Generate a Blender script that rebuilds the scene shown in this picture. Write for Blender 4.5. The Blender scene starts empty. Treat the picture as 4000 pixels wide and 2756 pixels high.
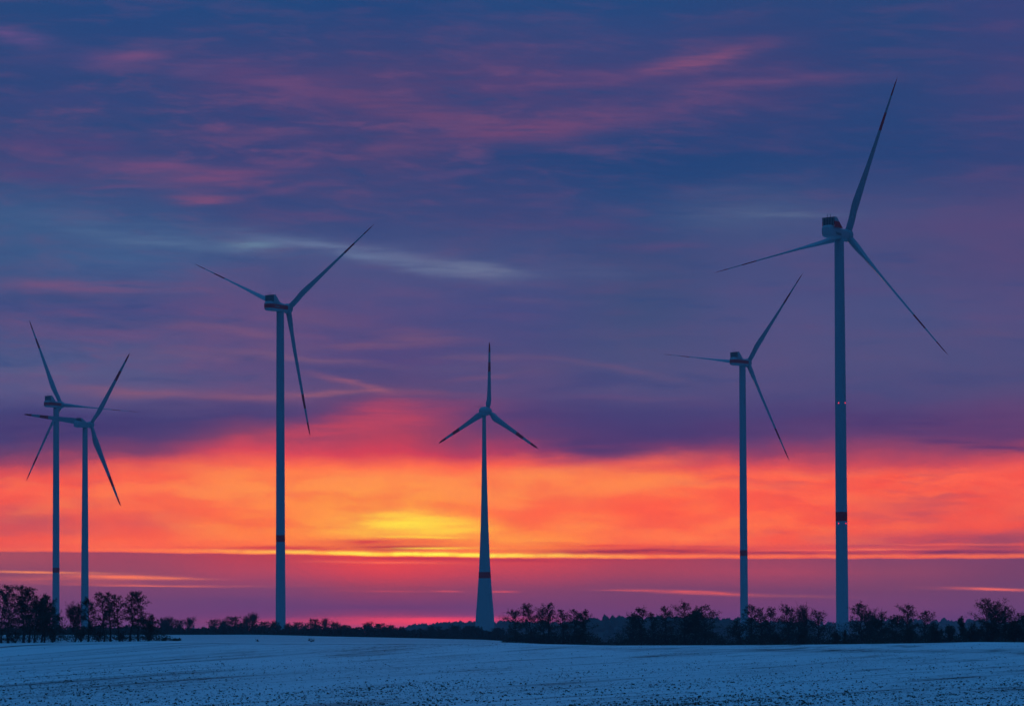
import bpy, math, random
import numpy as np
from mathutils import Vector, Matrix

S = bpy.context.scene
COL = S.collection
R = math.radians

def lin(c):
    return tuple((v/255/12.92 if v/255 <= .04045 else ((v/255+.055)/1.055)**2.4) for v in c)

# ------------------------------------------------------------------ helpers
def link(o, parent=None):
    COL.objects.link(o)
    if parent is not None:
        o.parent = parent
    return o

def tag(o, label=None, cat=None, group=None, kind=None):
    if label: o['label'] = label
    if cat: o['category'] = cat
    if group: o['group'] = group
    if kind: o['kind'] = kind
    return o

def empty(name, loc, rz=0.0):
    o = bpy.data.objects.new(name, None)
    o.location = loc; o.rotation_euler = (0, 0, rz); o.empty_display_size = 1
    return link(o)

class MB:
    """collects vertices and faces into one mesh"""
    def __init__(self):
        self.v = []; self.f = []; self.m = []; self.n = 0
    def add(self, verts, faces, mat=0):
        verts = np.asarray(verts, float).reshape(-1, 3)
        o = self.n
        self.v.append(verts); self.n += len(verts)
        for f in faces:
            self.f.append([i+o for i in f]); self.m.append(mat)
    def box(self, lo, hi, mat=0):
        x0, y0, z0 = lo; x1, y1, z1 = hi
        v = [(x0,y0,z0),(x1,y0,z0),(x1,y1,z0),(x0,y1,z0),(x0,y0,z1),(x1,y0,z1),(x1,y1,z1),(x0,y1,z1)]
        self.add(v, [(3,2,1,0),(4,5,6,7),(0,1,5,4),(1,2,6,5),(2,3,7,6),(3,0,4,7)], mat)
    def loft(self, rings, cap=True, mat=0, mats=None):
        n = len(rings[0]); v = np.concatenate([np.asarray(r, float) for r in rings])
        fs = []; o = self.n
        for k in range(len(rings)-1):
            for i in range(n):
                j = (i+1) % n
                fs.append(((k*n+i), (k*n+j), ((k+1)*n+j), ((k+1)*n+i)))
        self.v.append(v); self.n += len(v)
        for q, f in enumerate(fs):
            self.f.append([i+o for i in f]); self.m.append(mats[q//n] if mats else mat)
        if cap:
            self.f.append([o+i for i in range(n)][::-1]); self.m.append(mats[0] if mats else mat)
            b = o+(len(rings)-1)*n
            self.f.append([b+i for i in range(n)]); self.m.append(mats[-1] if mats else mat)
    def tube(self, pts, rad, n=5, mat=0):
        pts = np.asarray(pts, float); rings = []
        for k in range(len(pts)):
            d = pts[min(k+1, len(pts)-1)]-pts[max(k-1, 0)]
            d = d/(np.linalg.norm(d)+1e-9)
            a = np.cross(d, (0.31, 0.93, 0.2) if abs(d[1]) < .8 else (1, 0, 0)); a /= np.linalg.norm(a)+1e-9
            b = np.cross(d, a)
            t = np.arange(n)*2*np.pi/n
            rings.append(pts[k]+rad[k]*(np.cos(t)[:, None]*a+np.sin(t)[:, None]*b))
        self.loft(rings, True, mat)
    def quads(self, V4, mat=0):
        V4 = np.asarray(V4, float); k = len(V4); o = self.n
        m = V4.shape[1]
        self.v.append(V4.reshape(-1, 3)); self.n += k*m
        self.f.extend((np.arange(k*m).reshape(k, m)+o).tolist()); self.m.extend([mat]*k)
    def build(self, name, mats, parent=None, smooth=False):
        me = bpy.data.meshes.new(name)
        v = np.concatenate(self.v) if self.v else np.zeros((0, 3))
        me.from_pydata(v.tolist(), [], self.f)
        if not isinstance(mats, (list, tuple)): mats = [mats]
        for m in mats: me.materials.append(m)
        if len(mats) > 1:
            me.polygons.foreach_set('material_index', self.m)
        if smooth:
            me.polygons.foreach_set('use_smooth', [True]*len(me.polygons))
        me.update()
        return link(bpy.data.objects.new(name, me), parent)

# ------------------------------------------------------------------ materials
def mat(name, col, rough=.6, noise=None, amount=.25, spec=.3, metal=0.0):
    m = bpy.data.materials.new(name); m.use_nodes = True
    nt = m.node_tree; b = nt.nodes['Principled BSDF']
    b.inputs['Roughness'].default_value = rough
    b.inputs['Metallic'].default_value = metal
    b.inputs['Specular IOR Level'].default_value = spec
    if noise:
        tc = nt.nodes.new('ShaderNodeTexCoord'); nz = nt.nodes.new('ShaderNodeTexNoise')
        nz.inputs['Scale'].default_value = noise; nz.inputs['Detail'].default_value = 5
        nt.links.new(tc.outputs['Object'], nz.inputs['Vector'])
        mx = nt.nodes.new('ShaderNodeMix'); mx.data_type = 'RGBA'
        mx.inputs[6].default_value = (*[c*(1-amount) for c in col], 1)
        mx.inputs[7].default_value = (*[min(1, c*(1+amount)) for c in col], 1)
        nt.links.new(nz.outputs['Fac'], mx.inputs[0]); nt.links.new(mx.outputs[2], b.inputs['Base Color'])
    else:
        b.inputs['Base Color'].default_value = (*col, 1)
    return m

M = dict(
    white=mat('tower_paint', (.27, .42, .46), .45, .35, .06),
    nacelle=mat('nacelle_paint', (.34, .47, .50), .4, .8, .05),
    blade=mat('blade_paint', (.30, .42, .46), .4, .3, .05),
    red=mat('red_paint', (.80, .006, .02), .7, .6, .08, spec=.1),
    dark=mat('radiator_black', (.03, .03, .035), .5, 2.0, .3),
    steel=mat('galvanised_steel', (.30, .31, .33), .4, 3.0, .2, metal=.6),
    fin=mat('fin_aluminium', (.55, .56, .58), .4),
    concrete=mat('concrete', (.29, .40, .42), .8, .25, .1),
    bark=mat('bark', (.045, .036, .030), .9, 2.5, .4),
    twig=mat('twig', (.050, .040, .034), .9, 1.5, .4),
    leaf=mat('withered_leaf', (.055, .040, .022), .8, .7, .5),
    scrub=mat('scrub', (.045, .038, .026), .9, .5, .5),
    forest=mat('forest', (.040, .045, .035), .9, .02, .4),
    stub=mat('stubble', (.085, .072, .055), .9, 1.0, .4),
    wood=mat('weathered_wood', (.10, .09, .08), .9, 3.0, .3),
)
lamp = bpy.data.materials.new('red_lamp'); lamp.use_nodes = True
_b = lamp.node_tree.nodes['Principled BSDF']
_b.inputs['Base Color'].default_value = (.6, .02, .05, 1)
_b.inputs['Emission Color'].default_value = (1.0, .03, .07, 1)
_b.inputs['Emission Strength'].default_value = 1.7

# ------------------------------------------------------------------ camera
F = 9444.4                                     # focal length in pixels of the 4000 px wide picture (85 mm lens)
CAMZ = 3.0
TILT, ROLL = R(1.72), R(.24)
cam = bpy.data.cameras.new('camera'); cam.lens = 85; cam.sensor_width = 36
cam.shift_y = (.11245-math.tan(TILT))*F/4000
cam.clip_start = .5; cam.clip_end = 30000
co = bpy.data.objects.new('camera', cam); COL.objects.link(co)
fw = Vector((0, math.cos(TILT), math.sin(TILT))); up0 = Vector((1, 0, 0)).cross(fw)
rt = math.cos(ROLL)*Vector((1, 0, 0))-math.sin(ROLL)*up0
up = math.sin(ROLL)*Vector((1, 0, 0))+math.cos(ROLL)*up0
mw = Matrix((rt, up, -fw)).transposed().to_4x4(); mw.translation = (0, 0, CAMZ)
co.matrix_world = mw
S.camera = co

def kx(px):                                    # sideways metres per metre of distance for a column of the photograph
    return (px-2000)/F
def zrow(row, y, px=2000):                     # height seen at a row of the photograph at distance y
    base = 2440-(px-2000)*.0042
    return CAMZ-(row-base)*y/F

# ------------------------------------------------------------------ ground
CREST = ([-900, 0, 400, 700, 1000, 1600, 2000, 2400, 2800, 3200, 3600, 3800, 4000, 4900],
         [2530, 2523, 2515, 2511, 2514, 2515, 2511, 2519, 2518, 2515, 2510, 2505, 2506, 2500])
EDGE = ([-900, 0, 1000, 1100, 1300, 1600, 1900, 2000, 2200, 2600, 4000, 4900],
        [2478, 2478, 2477, 2479, 2484, 2490, 2497, 2504, 2520, 2535, 2540, 2540])
YC, YE = 330.0, 880.0
def ground_z(x, y):
    x = np.asarray(x, float); y = np.asarray(y, float)
    ys = np.maximum(y, 60.0)
    px = 2000+F*x/ys
    zc = zrow(np.interp(px, *CREST), YC, np.clip(px, -900, 4900))
    ze = zrow(np.interp(px, *EDGE), YE, np.clip(px, -900, 4900))
    t = np.clip((y-70)/(YC-70), 0, 1)
    z1 = zc*t**1.5
    t2 = np.clip((y-YC)/(YE-YC), 0, 1)
    z2 = zc+(ze-zc)*t2
    zp = np.interp(px, [900, 2000], [-8.0, -14.0])
    t3 = np.clip((y-YE)/130, 0, 1); t4 = np.clip((y-1900)/500, 0, 1)
    z3 = ze+(zp-ze)*t3*t3*(3-2*t3)+(-46-zp)*t4*t4*(3-2*t4)
    z = np.where(y <= YC, z1, np.where(y <= YE, z2, z3))
    return z
def gz(x, y): return float(ground_z(x, y))

ROWS = "28332*(1+.02*x)/y"
def snow_material():
    m = bpy.data.materials.new('snowy_field'); m.use_nodes = True
    nt = m.node_tree; N = nt.nodes; L = nt.links; b = N['Principled BSDF']
    b.inputs['Roughness'].default_value = .75; b.inputs['Specular IOR Level'].default_value = .15
    def math_(op, a, c=None, d=None, clamp=False):
        n = N.new('ShaderNodeMath'); n.operation = op; n.use_clamp = clamp
        for i, q in enumerate((a, c, d)):
            if q is None: continue
            if hasattr(q, 'links'): L.new(q, n.inputs[i])
            else: n.inputs[i].default_value = q
        return n.outputs[0]
    def comb(x, y, z=0.0):
        n = N.new('ShaderNodeCombineXYZ')
        for i, q in enumerate((x, y, z)):
            if hasattr(q, 'links'): L.new(q, n.inputs[i])
            else: n.inputs[i].default_value = q
        return n.outputs[0]
    def noise(v, scale, detail=4, rough=.6):
        n = N.new('ShaderNodeTexNoise'); n.inputs['Scale'].default_value = scale
        n.inputs['Detail'].default_value = detail; n.inputs['Roughness'].default_value = rough
        L.new(v, n.inputs['Vector']); return n.outputs['Fac']
    def ramp(f, lo, hi):
        n = N.new('ShaderNodeMapRange'); n.interpolation_type = 'SMOOTHSTEP'
        n.inputs['From Min'].default_value = lo; n.inputs['From Max'].default_value = hi
        L.new(f, n.inputs['Value']); return n.outputs[0]
    tc = N.new('ShaderNodeTexCoord'); sp = N.new('ShaderNodeSeparateXYZ')
    L.new(tc.outputs['Object'], sp.inputs[0]); x, y = sp.outputs[0], sp.outputs[1]
    yy = math_('MAXIMUM', y, 30.0)
    # drill rows fan out over the field from its left corner
    c = math_('DIVIDE', math_('MULTIPLY', math_('MULTIPLY_ADD', x, .02, 1.0), 28332.0), yy)
    a = math_('MULTIPLY', x, .02)
    rows = ramp(noise(comb(math_('MULTIPLY', c, 1/13.0), math_('MULTIPLY', x, .05)), 1.0, 3, .65), .52, .68)
    broad = ramp(noise(comb(math_('MULTIPLY', c, 1/46.0), math_('MULTIPLY', x, .022)), 1.0, 3, .5), .42, .7)
    clods = ramp(noise(comb(math_('MULTIPLY', x, 2.6), math_('MULTIPLY', c, .42)), 1.0, 3, .7), .50, .66)
    patch = ramp(noise(comb(math_('MULTIPLY', x, .10), math_('MULTIPLY', y, .012)), 1.0, 3, .5), .35, .65)
    f = math_('ADD', math_('MULTIPLY', rows, .62), math_('MULTIPLY', clods, math_('MULTIPLY_ADD', broad, .45, .22)))
    fine = ramp(noise(comb(math_('MULTIPLY', c, 1/5.5), math_('MULTIPLY', x, .09)), 1.0, 2, .6), .50, .70)
    f = math_('ADD', f, math_('MULTIPLY', fine, .34))
    f = math_('ADD', f, math_('MULTIPLY', broad, .12))
    f = math_('MULTIPLY', f, math_('MULTIPLY_ADD', patch, .75, .42))
    # worn cart track near the brow of the field, running away to the right
    line = math_('SUBTRACT', y, math_('MULTIPLY_ADD', x, -1.25, 300.0))
    trk = math_('SUBTRACT', 1.0, ramp(math_('ABSOLUTE', line), 6.0, 26.0))
    trk = math_('MULTIPLY', trk, ramp(x, 2.0, 14.0))
    trn = ramp(noise(comb(math_('MULTIPLY', line, .14), math_('MULTIPLY', x, .09)), 1.0, 3, .6), .35, .62)
    f = math_('ADD', f, math_('MULTIPLY', math_('MULTIPLY', trk, trn), .42))
    l2 = math_('SUBTRACT', y, math_('MULTIPLY_ADD', x, -.15, 330.0))
    t2 = math_('SUBTRACT', 1.0, ramp(math_('ABSOLUTE', l2), 2.0, 9.0))
    t2 = math_('MULTIPLY', t2, math_('SUBTRACT', 1.0, ramp(x, -16.0, -6.0)))
    t2 = math_('MULTIPLY', t2, ramp(noise(comb(math_('MULTIPLY', x, .12), 3.0), 1.0, 3, .6), .3, .55))
    f = math_('ADD', f, math_('MULTIPLY', t2, .6), clamp=True)
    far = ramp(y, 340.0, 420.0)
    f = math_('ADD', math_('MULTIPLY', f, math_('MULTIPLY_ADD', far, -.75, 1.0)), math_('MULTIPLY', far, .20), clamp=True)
    mx = N.new('ShaderNodeMix'); mx.data_type = 'RGBA'
    mx.inputs[6].default_value = (.86, .84, .84, 1); mx.inputs[7].default_value = (.060, .052, .045, 1)
    L.new(f, mx.inputs[0]); L.new(mx.outputs[2], b.inputs['Base Color'])
    bp = N.new('ShaderNodeBump'); bp.inputs['Strength'].default_value = .35; bp.inputs['Distance'].default_value = .12
    L.new(noise(comb(math_('MULTIPLY', x, 1.5), math_('MULTIPLY', c, .2)), 1.0, 4, .6), bp.inputs['Height'])
    L.new(bp.outputs[0], b.inputs['Normal'])
    return m

def build_ground():
    ys = np.concatenate([np.linspace(-250, 50, 8), np.geomspace(60, 300, 60), np.linspace(304, 350, 14),
                         np.linspace(360, 880, 40), np.geomspace(890, 4200, 32)])
    u = np.linspace(-1, 1, 181)
    G = []
    for y in ys:
        w = min(2400, 120+.42*max(y, 0))
        x = u*w
        G.append(np.stack([x, np.full_like(x, y), ground_z(x, np.full_like(x, y))], 1))
    n = len(u); b = MB(); b.v.append(np.concatenate(G)); b.n = n*len(ys)
    for k in range(len(ys)-1):
        for i in range(n-1):
            b.f.append([k*n+i, k*n+i+1, (k+1)*n+i+1, (k+1)*n+i]); b.m.append(0)
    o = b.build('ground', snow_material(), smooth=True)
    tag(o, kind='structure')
build_ground()

# tufts of stubble and clods that poke through the thin snow
def build_stubble():
    rng = np.random.default_rng(5); n = 130000
    rows = 2440+85+240*rng.random(n)**.9
    y = 28332/(rows-2440); px = -40+4080*rng.random(n)
    x = (px-2000)/F*y
    c = 28332*(1+.02*x)/y
    band = .45*(.5+.5*np.sin(c/3.3+1.5*np.sin(c/23.0)+.5*np.sin(x*.21)))**3+.55*(.5+.5*np.sin(c/14.0+1.5*np.sin(c/41.0)+.4*np.sin(x*.13)))
    patch = .5+.5*np.sin(x*.17+np.sin(y*.05)*2)*np.sin(c*.045+1)
    keep = rng.random(n) < (.16+.62*band**2)*(.35+.65*patch)*np.clip((rows-2490)/230, .30, 1)
    x, y = x[keep], y[keep]; n = len(x)
    z = ground_z(x, y)
    h = .014+.060*rng.random(n)**3; w = .013+.065*rng.random(n)**3.2
    V = []
    for k in range(3):
        a = rng.random(n)*np.pi*2; d = np.stack([np.cos(a)*w, np.sin(a)*w*.6, np.zeros(n)], 1)
        p = np.stack([x, y, z-.02], 1)+np.stack([rng.normal(0, .02, n), rng.normal(0, .02, n), np.zeros(n)], 1)
        tip = p+np.stack([rng.normal(0, .02, n), rng.normal(0, .02, n), .02+h*(.6+.4*rng.random(n))], 1)
        V.append(np.stack([p-d, p+d, tip+d*.25, tip-d*.35], 1))
    b = MB(); b.quads(np.concatenate(V))
    o = b.build('stubble', M['stub'])
    tag(o, 'dark stubble and clods poking through the thin snow of the near field', 'stubble', kind='stuff')
build_stubble()

# ------------------------------------------------------------------ far hills with woods
def ridge(name, y, depth, pts, seed):
    rng = np.random.default_rng(seed)
    pxs = np.arange(pts[0][0], pts[-1][0]+1, 12.0)
    xs = [p[0] for p in pts]; rs = [p[1] for p in pts]
    X, Z = [], []
    for p in pxs:
        row = np.interp(p, xs, rs)
        X.append(kx(p)*y); Z.append(zrow(row, y, p))
    X = np.array(X); Z = np.array(Z)-9.0
    rings = []
    for t, s in ((-1.0, -.1), (-.7, .45), (-.35, .85), (0, 1), (.4, .8), (1, -.1)):
        zz = -44+(Z+44)*s if s > 0 else np.full_like(Z, -50.0)
        rings.append(np.stack([X*(1+t*depth/y), np.full_like(X, y+t*depth), zz], 1))
    b = MB(); n = len(X); b.v.append(np.concatenate(rings)); b.n = n*len(rings)
    for k in range(len(rings)-1):
        for i in range(n-1):
            b.f.append([k*n+i, k*n+i+1, (k+1)*n+i+1, (k+1)*n+i]); b.m.append(0)
    o = b.build('hills', M['forest'], smooth=True); tag(o, kind='structure')
    return X, Z, y, depth

def crown_blob(rng, r, h):
    # a lumpy crown of about forty faces
    rings = []
    for k, (t, s) in enumerate(((0, .35), (.22, .85), (.5, 1.0), (.78, .7), (1, .15))):
        a = np.arange(7)*2*np.pi/7+rng.random()*2
        q = r*s*(.75+.5*rng.random(7))
        rings.append(np.stack([np.cos(a)*q, np.sin(a)*q, np.full(7, h*t)+rng.normal(0, .06*h, 7)], 1))
    return rings

def far_wood(name, label, X, Z, y, depth, n, seed):
    rng = np.random.default_rng(seed); b = MB()
    for i in range(n):
        t = rng.uniform(-.85, .15) if i % 3 else rng.uniform(-.1, .1)
        s = np.interp(t, (-1, -.7, -.35, 0, .4), (-.1, .45, .85, 1, .8))
        q = rng.uniform(0, len(X)-1); x = np.interp(q, np.arange(len(X)), X); z0 = np.interp(q, np.arange(len(X)), Z)
        h = rng.uniform(6.5, 11.5); r = rng.uniform(3.0, 6.0)
        c = np.array([x*(1+t*depth/y), y+t*depth, -44+(z0+44)*s-1.5])
        b.loft([g+c for g in crown_blob(rng, r, h)])
    o = b.build(name, M['forest']); tag(o, label, 'forest', kind='stuff')

H1 = ridge('hills', 2300, 260, [(2150, 2448), (2200, 2432), (2250, 2416), (2320, 2406), (2400, 2404), (2560, 2405), (2700, 2406),
           (2820, 2410), (2890, 2412), (3000, 2418), (3100, 2430), (3180, 2450)], 1)
far_wood('forest', 'dark wooded ridge behind the two right-hand tree groups, nearest far-off wood', *H1, 620, 2)
H2 = ridge('hills', 3300, 300, [(1560, 2450), (1600, 2437), (1650, 2432), (1700, 2428), (1740, 2425), (1800, 2423), (1850, 2422), (1960, 2420),
           (2080, 2422), (2200, 2424), (2330, 2430)], 3)
far_wood('forest', 'pale wooded hill behind the foot of the tapered concrete tower', *H2, 420, 4)
H3 = ridge('hills', 3800, 350, [(2950, 2424), (3120, 2418), (3300, 2415), (3500, 2413), (3700, 2414), (3850, 2416), (4200, 2418), (4500, 2424)], 5)
far_wood('forest', 'faint blue wood on the skyline left of the large trees at right', *H3, 420, 6)
H4 = ridge('hills', 3900, 300, [(-500, 2450), (0, 2447), (500, 2447), (750, 2446), (900, 2448), (1200, 2449), (1500, 2447), (1650, 2446), (1900, 2444)], 7)
far_wood('forest', 'faint blue wood low on the skyline behind the left far hedge', *H4, 420, 8)

# ------------------------------------------------------------------ trees
def norm(v): return v/(np.linalg.norm(v)+1e-9)

def leaf_quads(rng, P, size, droop=.4):
    n = len(P)
    a = rng.normal(size=(n, 3)); a[:, 2] -= droop; a /= np.linalg.norm(a, axis=1)[:, None]+1e-9
    q = rng.normal(size=(n, 3)); b_ = np.cross(a, q); b_ /= np.linalg.norm(b_, axis=1)[:, None]+1e-9
    s = size*(.55+.9*rng.random(n))[:, None]
    p = np.asarray(P)
    return np.stack([p, p+a*s*.5+b_*s*.32, p+a*s, p+a*s*.5-b_*s*.32], 1)

def grow_tree(h, w, seed, start=.22, lean=0.0, leaf=1.0, kind='alder', fork=0):
    """h height, w half width of the crown; returns (trunk builder, crown builder)"""
    rng = np.random.default_rng(seed)
    T, C = MB(), MB()
    w *= 1.22; start *= .75
    r0 = .017*h+.03
    n = 9; t = np.linspace(0, 1, n)
    bend = np.cumsum(rng.normal(0, .012, (n, 2)), 0)*h
    trunk = np.stack([lean*h*t**1.3+bend[:, 0], bend[:, 1], h*.97*t], 1); trunk[0, 2] = -.3
    trunk[0, :2] = 0
    T.tube(trunk, r0*(1-t*.93)*(1+.5*np.exp(-t*22)), 6)
    axes = [trunk]
    for k in range(fork):                       # extra leaders from low down
        a0 = rng.uniform(.04, .35); base = np.array([np.interp(a0, t, trunk[:, i]) for i in range(3)])
        sd = rng.choice([-1, 1]); hh = h*rng.uniform(.72, .95)
        u = np.linspace(0, 1, 7)
        ax = np.stack([base[0]+sd*w*rng.uniform(.25, .6)*u**.8, base[1]+rng.normal(0, .5)*u, base[2]+(hh-base[2])*u], 1)
        ax[1:-1, :2] += rng.normal(0, .02*h, (5, 2))
        T.tube(ax, r0*.6*(1-u*.9), 5); axes.append(ax)
    leaves = []
    npri = int(34/len(axes)**.6)+5
    for ax in axes:
        ta = np.linspace(0, 1, len(ax))
        for k in range(npri):
            q = start+(1-start)*((k+rng.random())/npri)
            p0 = np.array([np.interp(q, ta, ax[:, i]) for i in range(3)])
            az = rng.random()*2*np.pi
            prof = (math.sin(math.pi*min(1, max(0.0, (q-start)/(1-start))*.80+.16)))**.75
            ln = w*prof*rng.uniform(.45, 1.15)+.25
            el = rng.uniform(-.05, .45)+q*.55
            if kind == 'bare': el += .45
            if kind == 'spread': el -= .05
            m = 5; u = np.linspace(0, 1, m)
            d = np.array([math.cos(az)*math.cos(el), math.sin(az)*math.cos(el), math.sin(el)])
            curve = .22*ln*rng.uniform(-.6, .9)*(u**2)
            pts = p0+d*ln*u[:, None]; pts[:, 2] += curve - (.12*ln*u**3 if kind != 'bare' else 0)
            pts[1:] += rng.normal(0, .045*ln, (m-1, 3))
            rb = min(r0*.34, .020*ln+.010)
            T.tube(pts, rb*(1-.8*u), 4)
            ns = int(6+ln*3.0)
            for j in range(ns):
                s0 = rng.uniform(.18, 1.0)
                b0 = np.array([np.interp(s0, u, pts[:, i]) for i in range(3)])
                dd = norm(d*.5+rng.normal(0, .55, 3)+np.array([0, 0, .30 if kind == 'bare' else .12]))
                l2 = ln*rng.uniform(.14, .36)+.14
                v = np.linspace(0, 1, 4)
                tw = b0+dd*l2*v[:, None]
                tw[:, 2] += (-.30 if kind != 'bare' else .12)*l2*v**2*rng.uniform(0, 1.4)
                tw[1:] += rng.normal(0, .05*l2, (3, 3))
                C.tube(tw, (.0135+.0011*h*.5)*np.array([1, .75, .55, .3]), 3, 1)
                if kind == 'bare':
                    for _ in range(3):
                        e = b0+dd*l2*rng.uniform(.4, 1); f = e+norm(dd+rng.normal(0, .5, 3)+np.array([0, 0, .4]))*l2*.55
                        C.tube(np.array([e, (e+f)/2+rng.normal(0, .02, 3), f]), [.012, .009, .006], 3, 1)
                nl = rng.poisson(5.6*leaf)
                if nl:
                    cc = np.array([np.interp(rng.random(nl), v, tw[:, i]) for i in range(3)]).T
                    leaves.append(cc+rng.normal(0, .075*(1+.04*h), (nl, 3)))
    # ragged leading shoot
    tip = trunk[-1]; g = tip+np.array([rng.normal(0, .25), 0, .05*h])
    C.tube(np.array([tip, (tip+g)/2, g]), [.03, .02, .01], 3, 1)
    leaves.append(tip+(g-tip)*rng.random((8, 1))+rng.normal(0, .07, (8, 3)))
    if leaves:
        P = np.concatenate(leaves)
        C.quads(leaf_quads(rng, P, .150+.004*h), 0)
    return T, C

def shrub_shapes(h, w, seed, leaf=1.0, arch=.5):
    """many-stemmed bush: arching stems and a twiggy crown"""
    rng = np.random.default_rng(seed); T, C = MB(), MB(); leaves = []
    ns = int(9+w*4)
    for k in range(ns):
        az = rng.random()*2*np.pi; reach = w*rng.uniform(.2, 1.0)
        hh = h*(1-.55*(reach/w)**2)*rng.uniform(.65, 1.0)
        u = np.linspace(0, 1, 6)
        st = np.stack([math.cos(az)*reach*u**.9, math.sin(az)*reach*.7*u**.9,
                       -.1+hh*(np.sin(u*math.pi*.5*(1+arch*.55))/math.sin(min(1, 1/(1+arch*.55))*math.pi/2*(1+arch*.55)))], 1)
        st[1:] += rng.normal(0, .04*h, (5, 3))
        T.tube(st, (.012+.006*h)*(1-.75*u), 4)
        for j in range(int(6+h*2)):
            s0 = rng.uniform(.2, 1); b0 = np.array([np.interp(s0, u, st[:, i]) for i in range(3)])
            dd = norm(rng.normal(0, .6, 3)+np.array([math.cos(az)*.3, math.sin(az)*.3, .45]))
            l2 = h*rng.uniform(.10, .26)
            v = np.linspace(0, 1, 3); tw = b0+dd*l2*v[:, None]; tw[1:] += rng.normal(0, .05*l2, (2, 3))
            C.tube(tw, [.013, .010, .006], 3, 1)
            nl = rng.poisson(7*leaf)
            if nl:
                cc = np.array([np.interp(rng.random(nl), v, tw[:, i]) for i in range(3)]).T
                leaves.append(cc+rng.normal(0, .09, (nl, 3)))
    if leaves:
        C.quads(leaf_quads(rng, np.concatenate(leaves), .15, .2), 0)
    return T, C

def plant(name, label, cat, px, y, shapes, group=None, sink=0.0):
    x = kx(px)*y
    o = empty(name, (x, y, gz(x, y)-sink)); tag(o, label, cat, group)
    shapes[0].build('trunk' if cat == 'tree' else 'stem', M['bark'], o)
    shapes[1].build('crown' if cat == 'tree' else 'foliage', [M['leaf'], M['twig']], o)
    return o

def hgt(px, top, y):
    x = kx(px)*y
    return zrow(top, y, px)-gz(x, y)

ROWG = 'trees of the field hedges'
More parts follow.
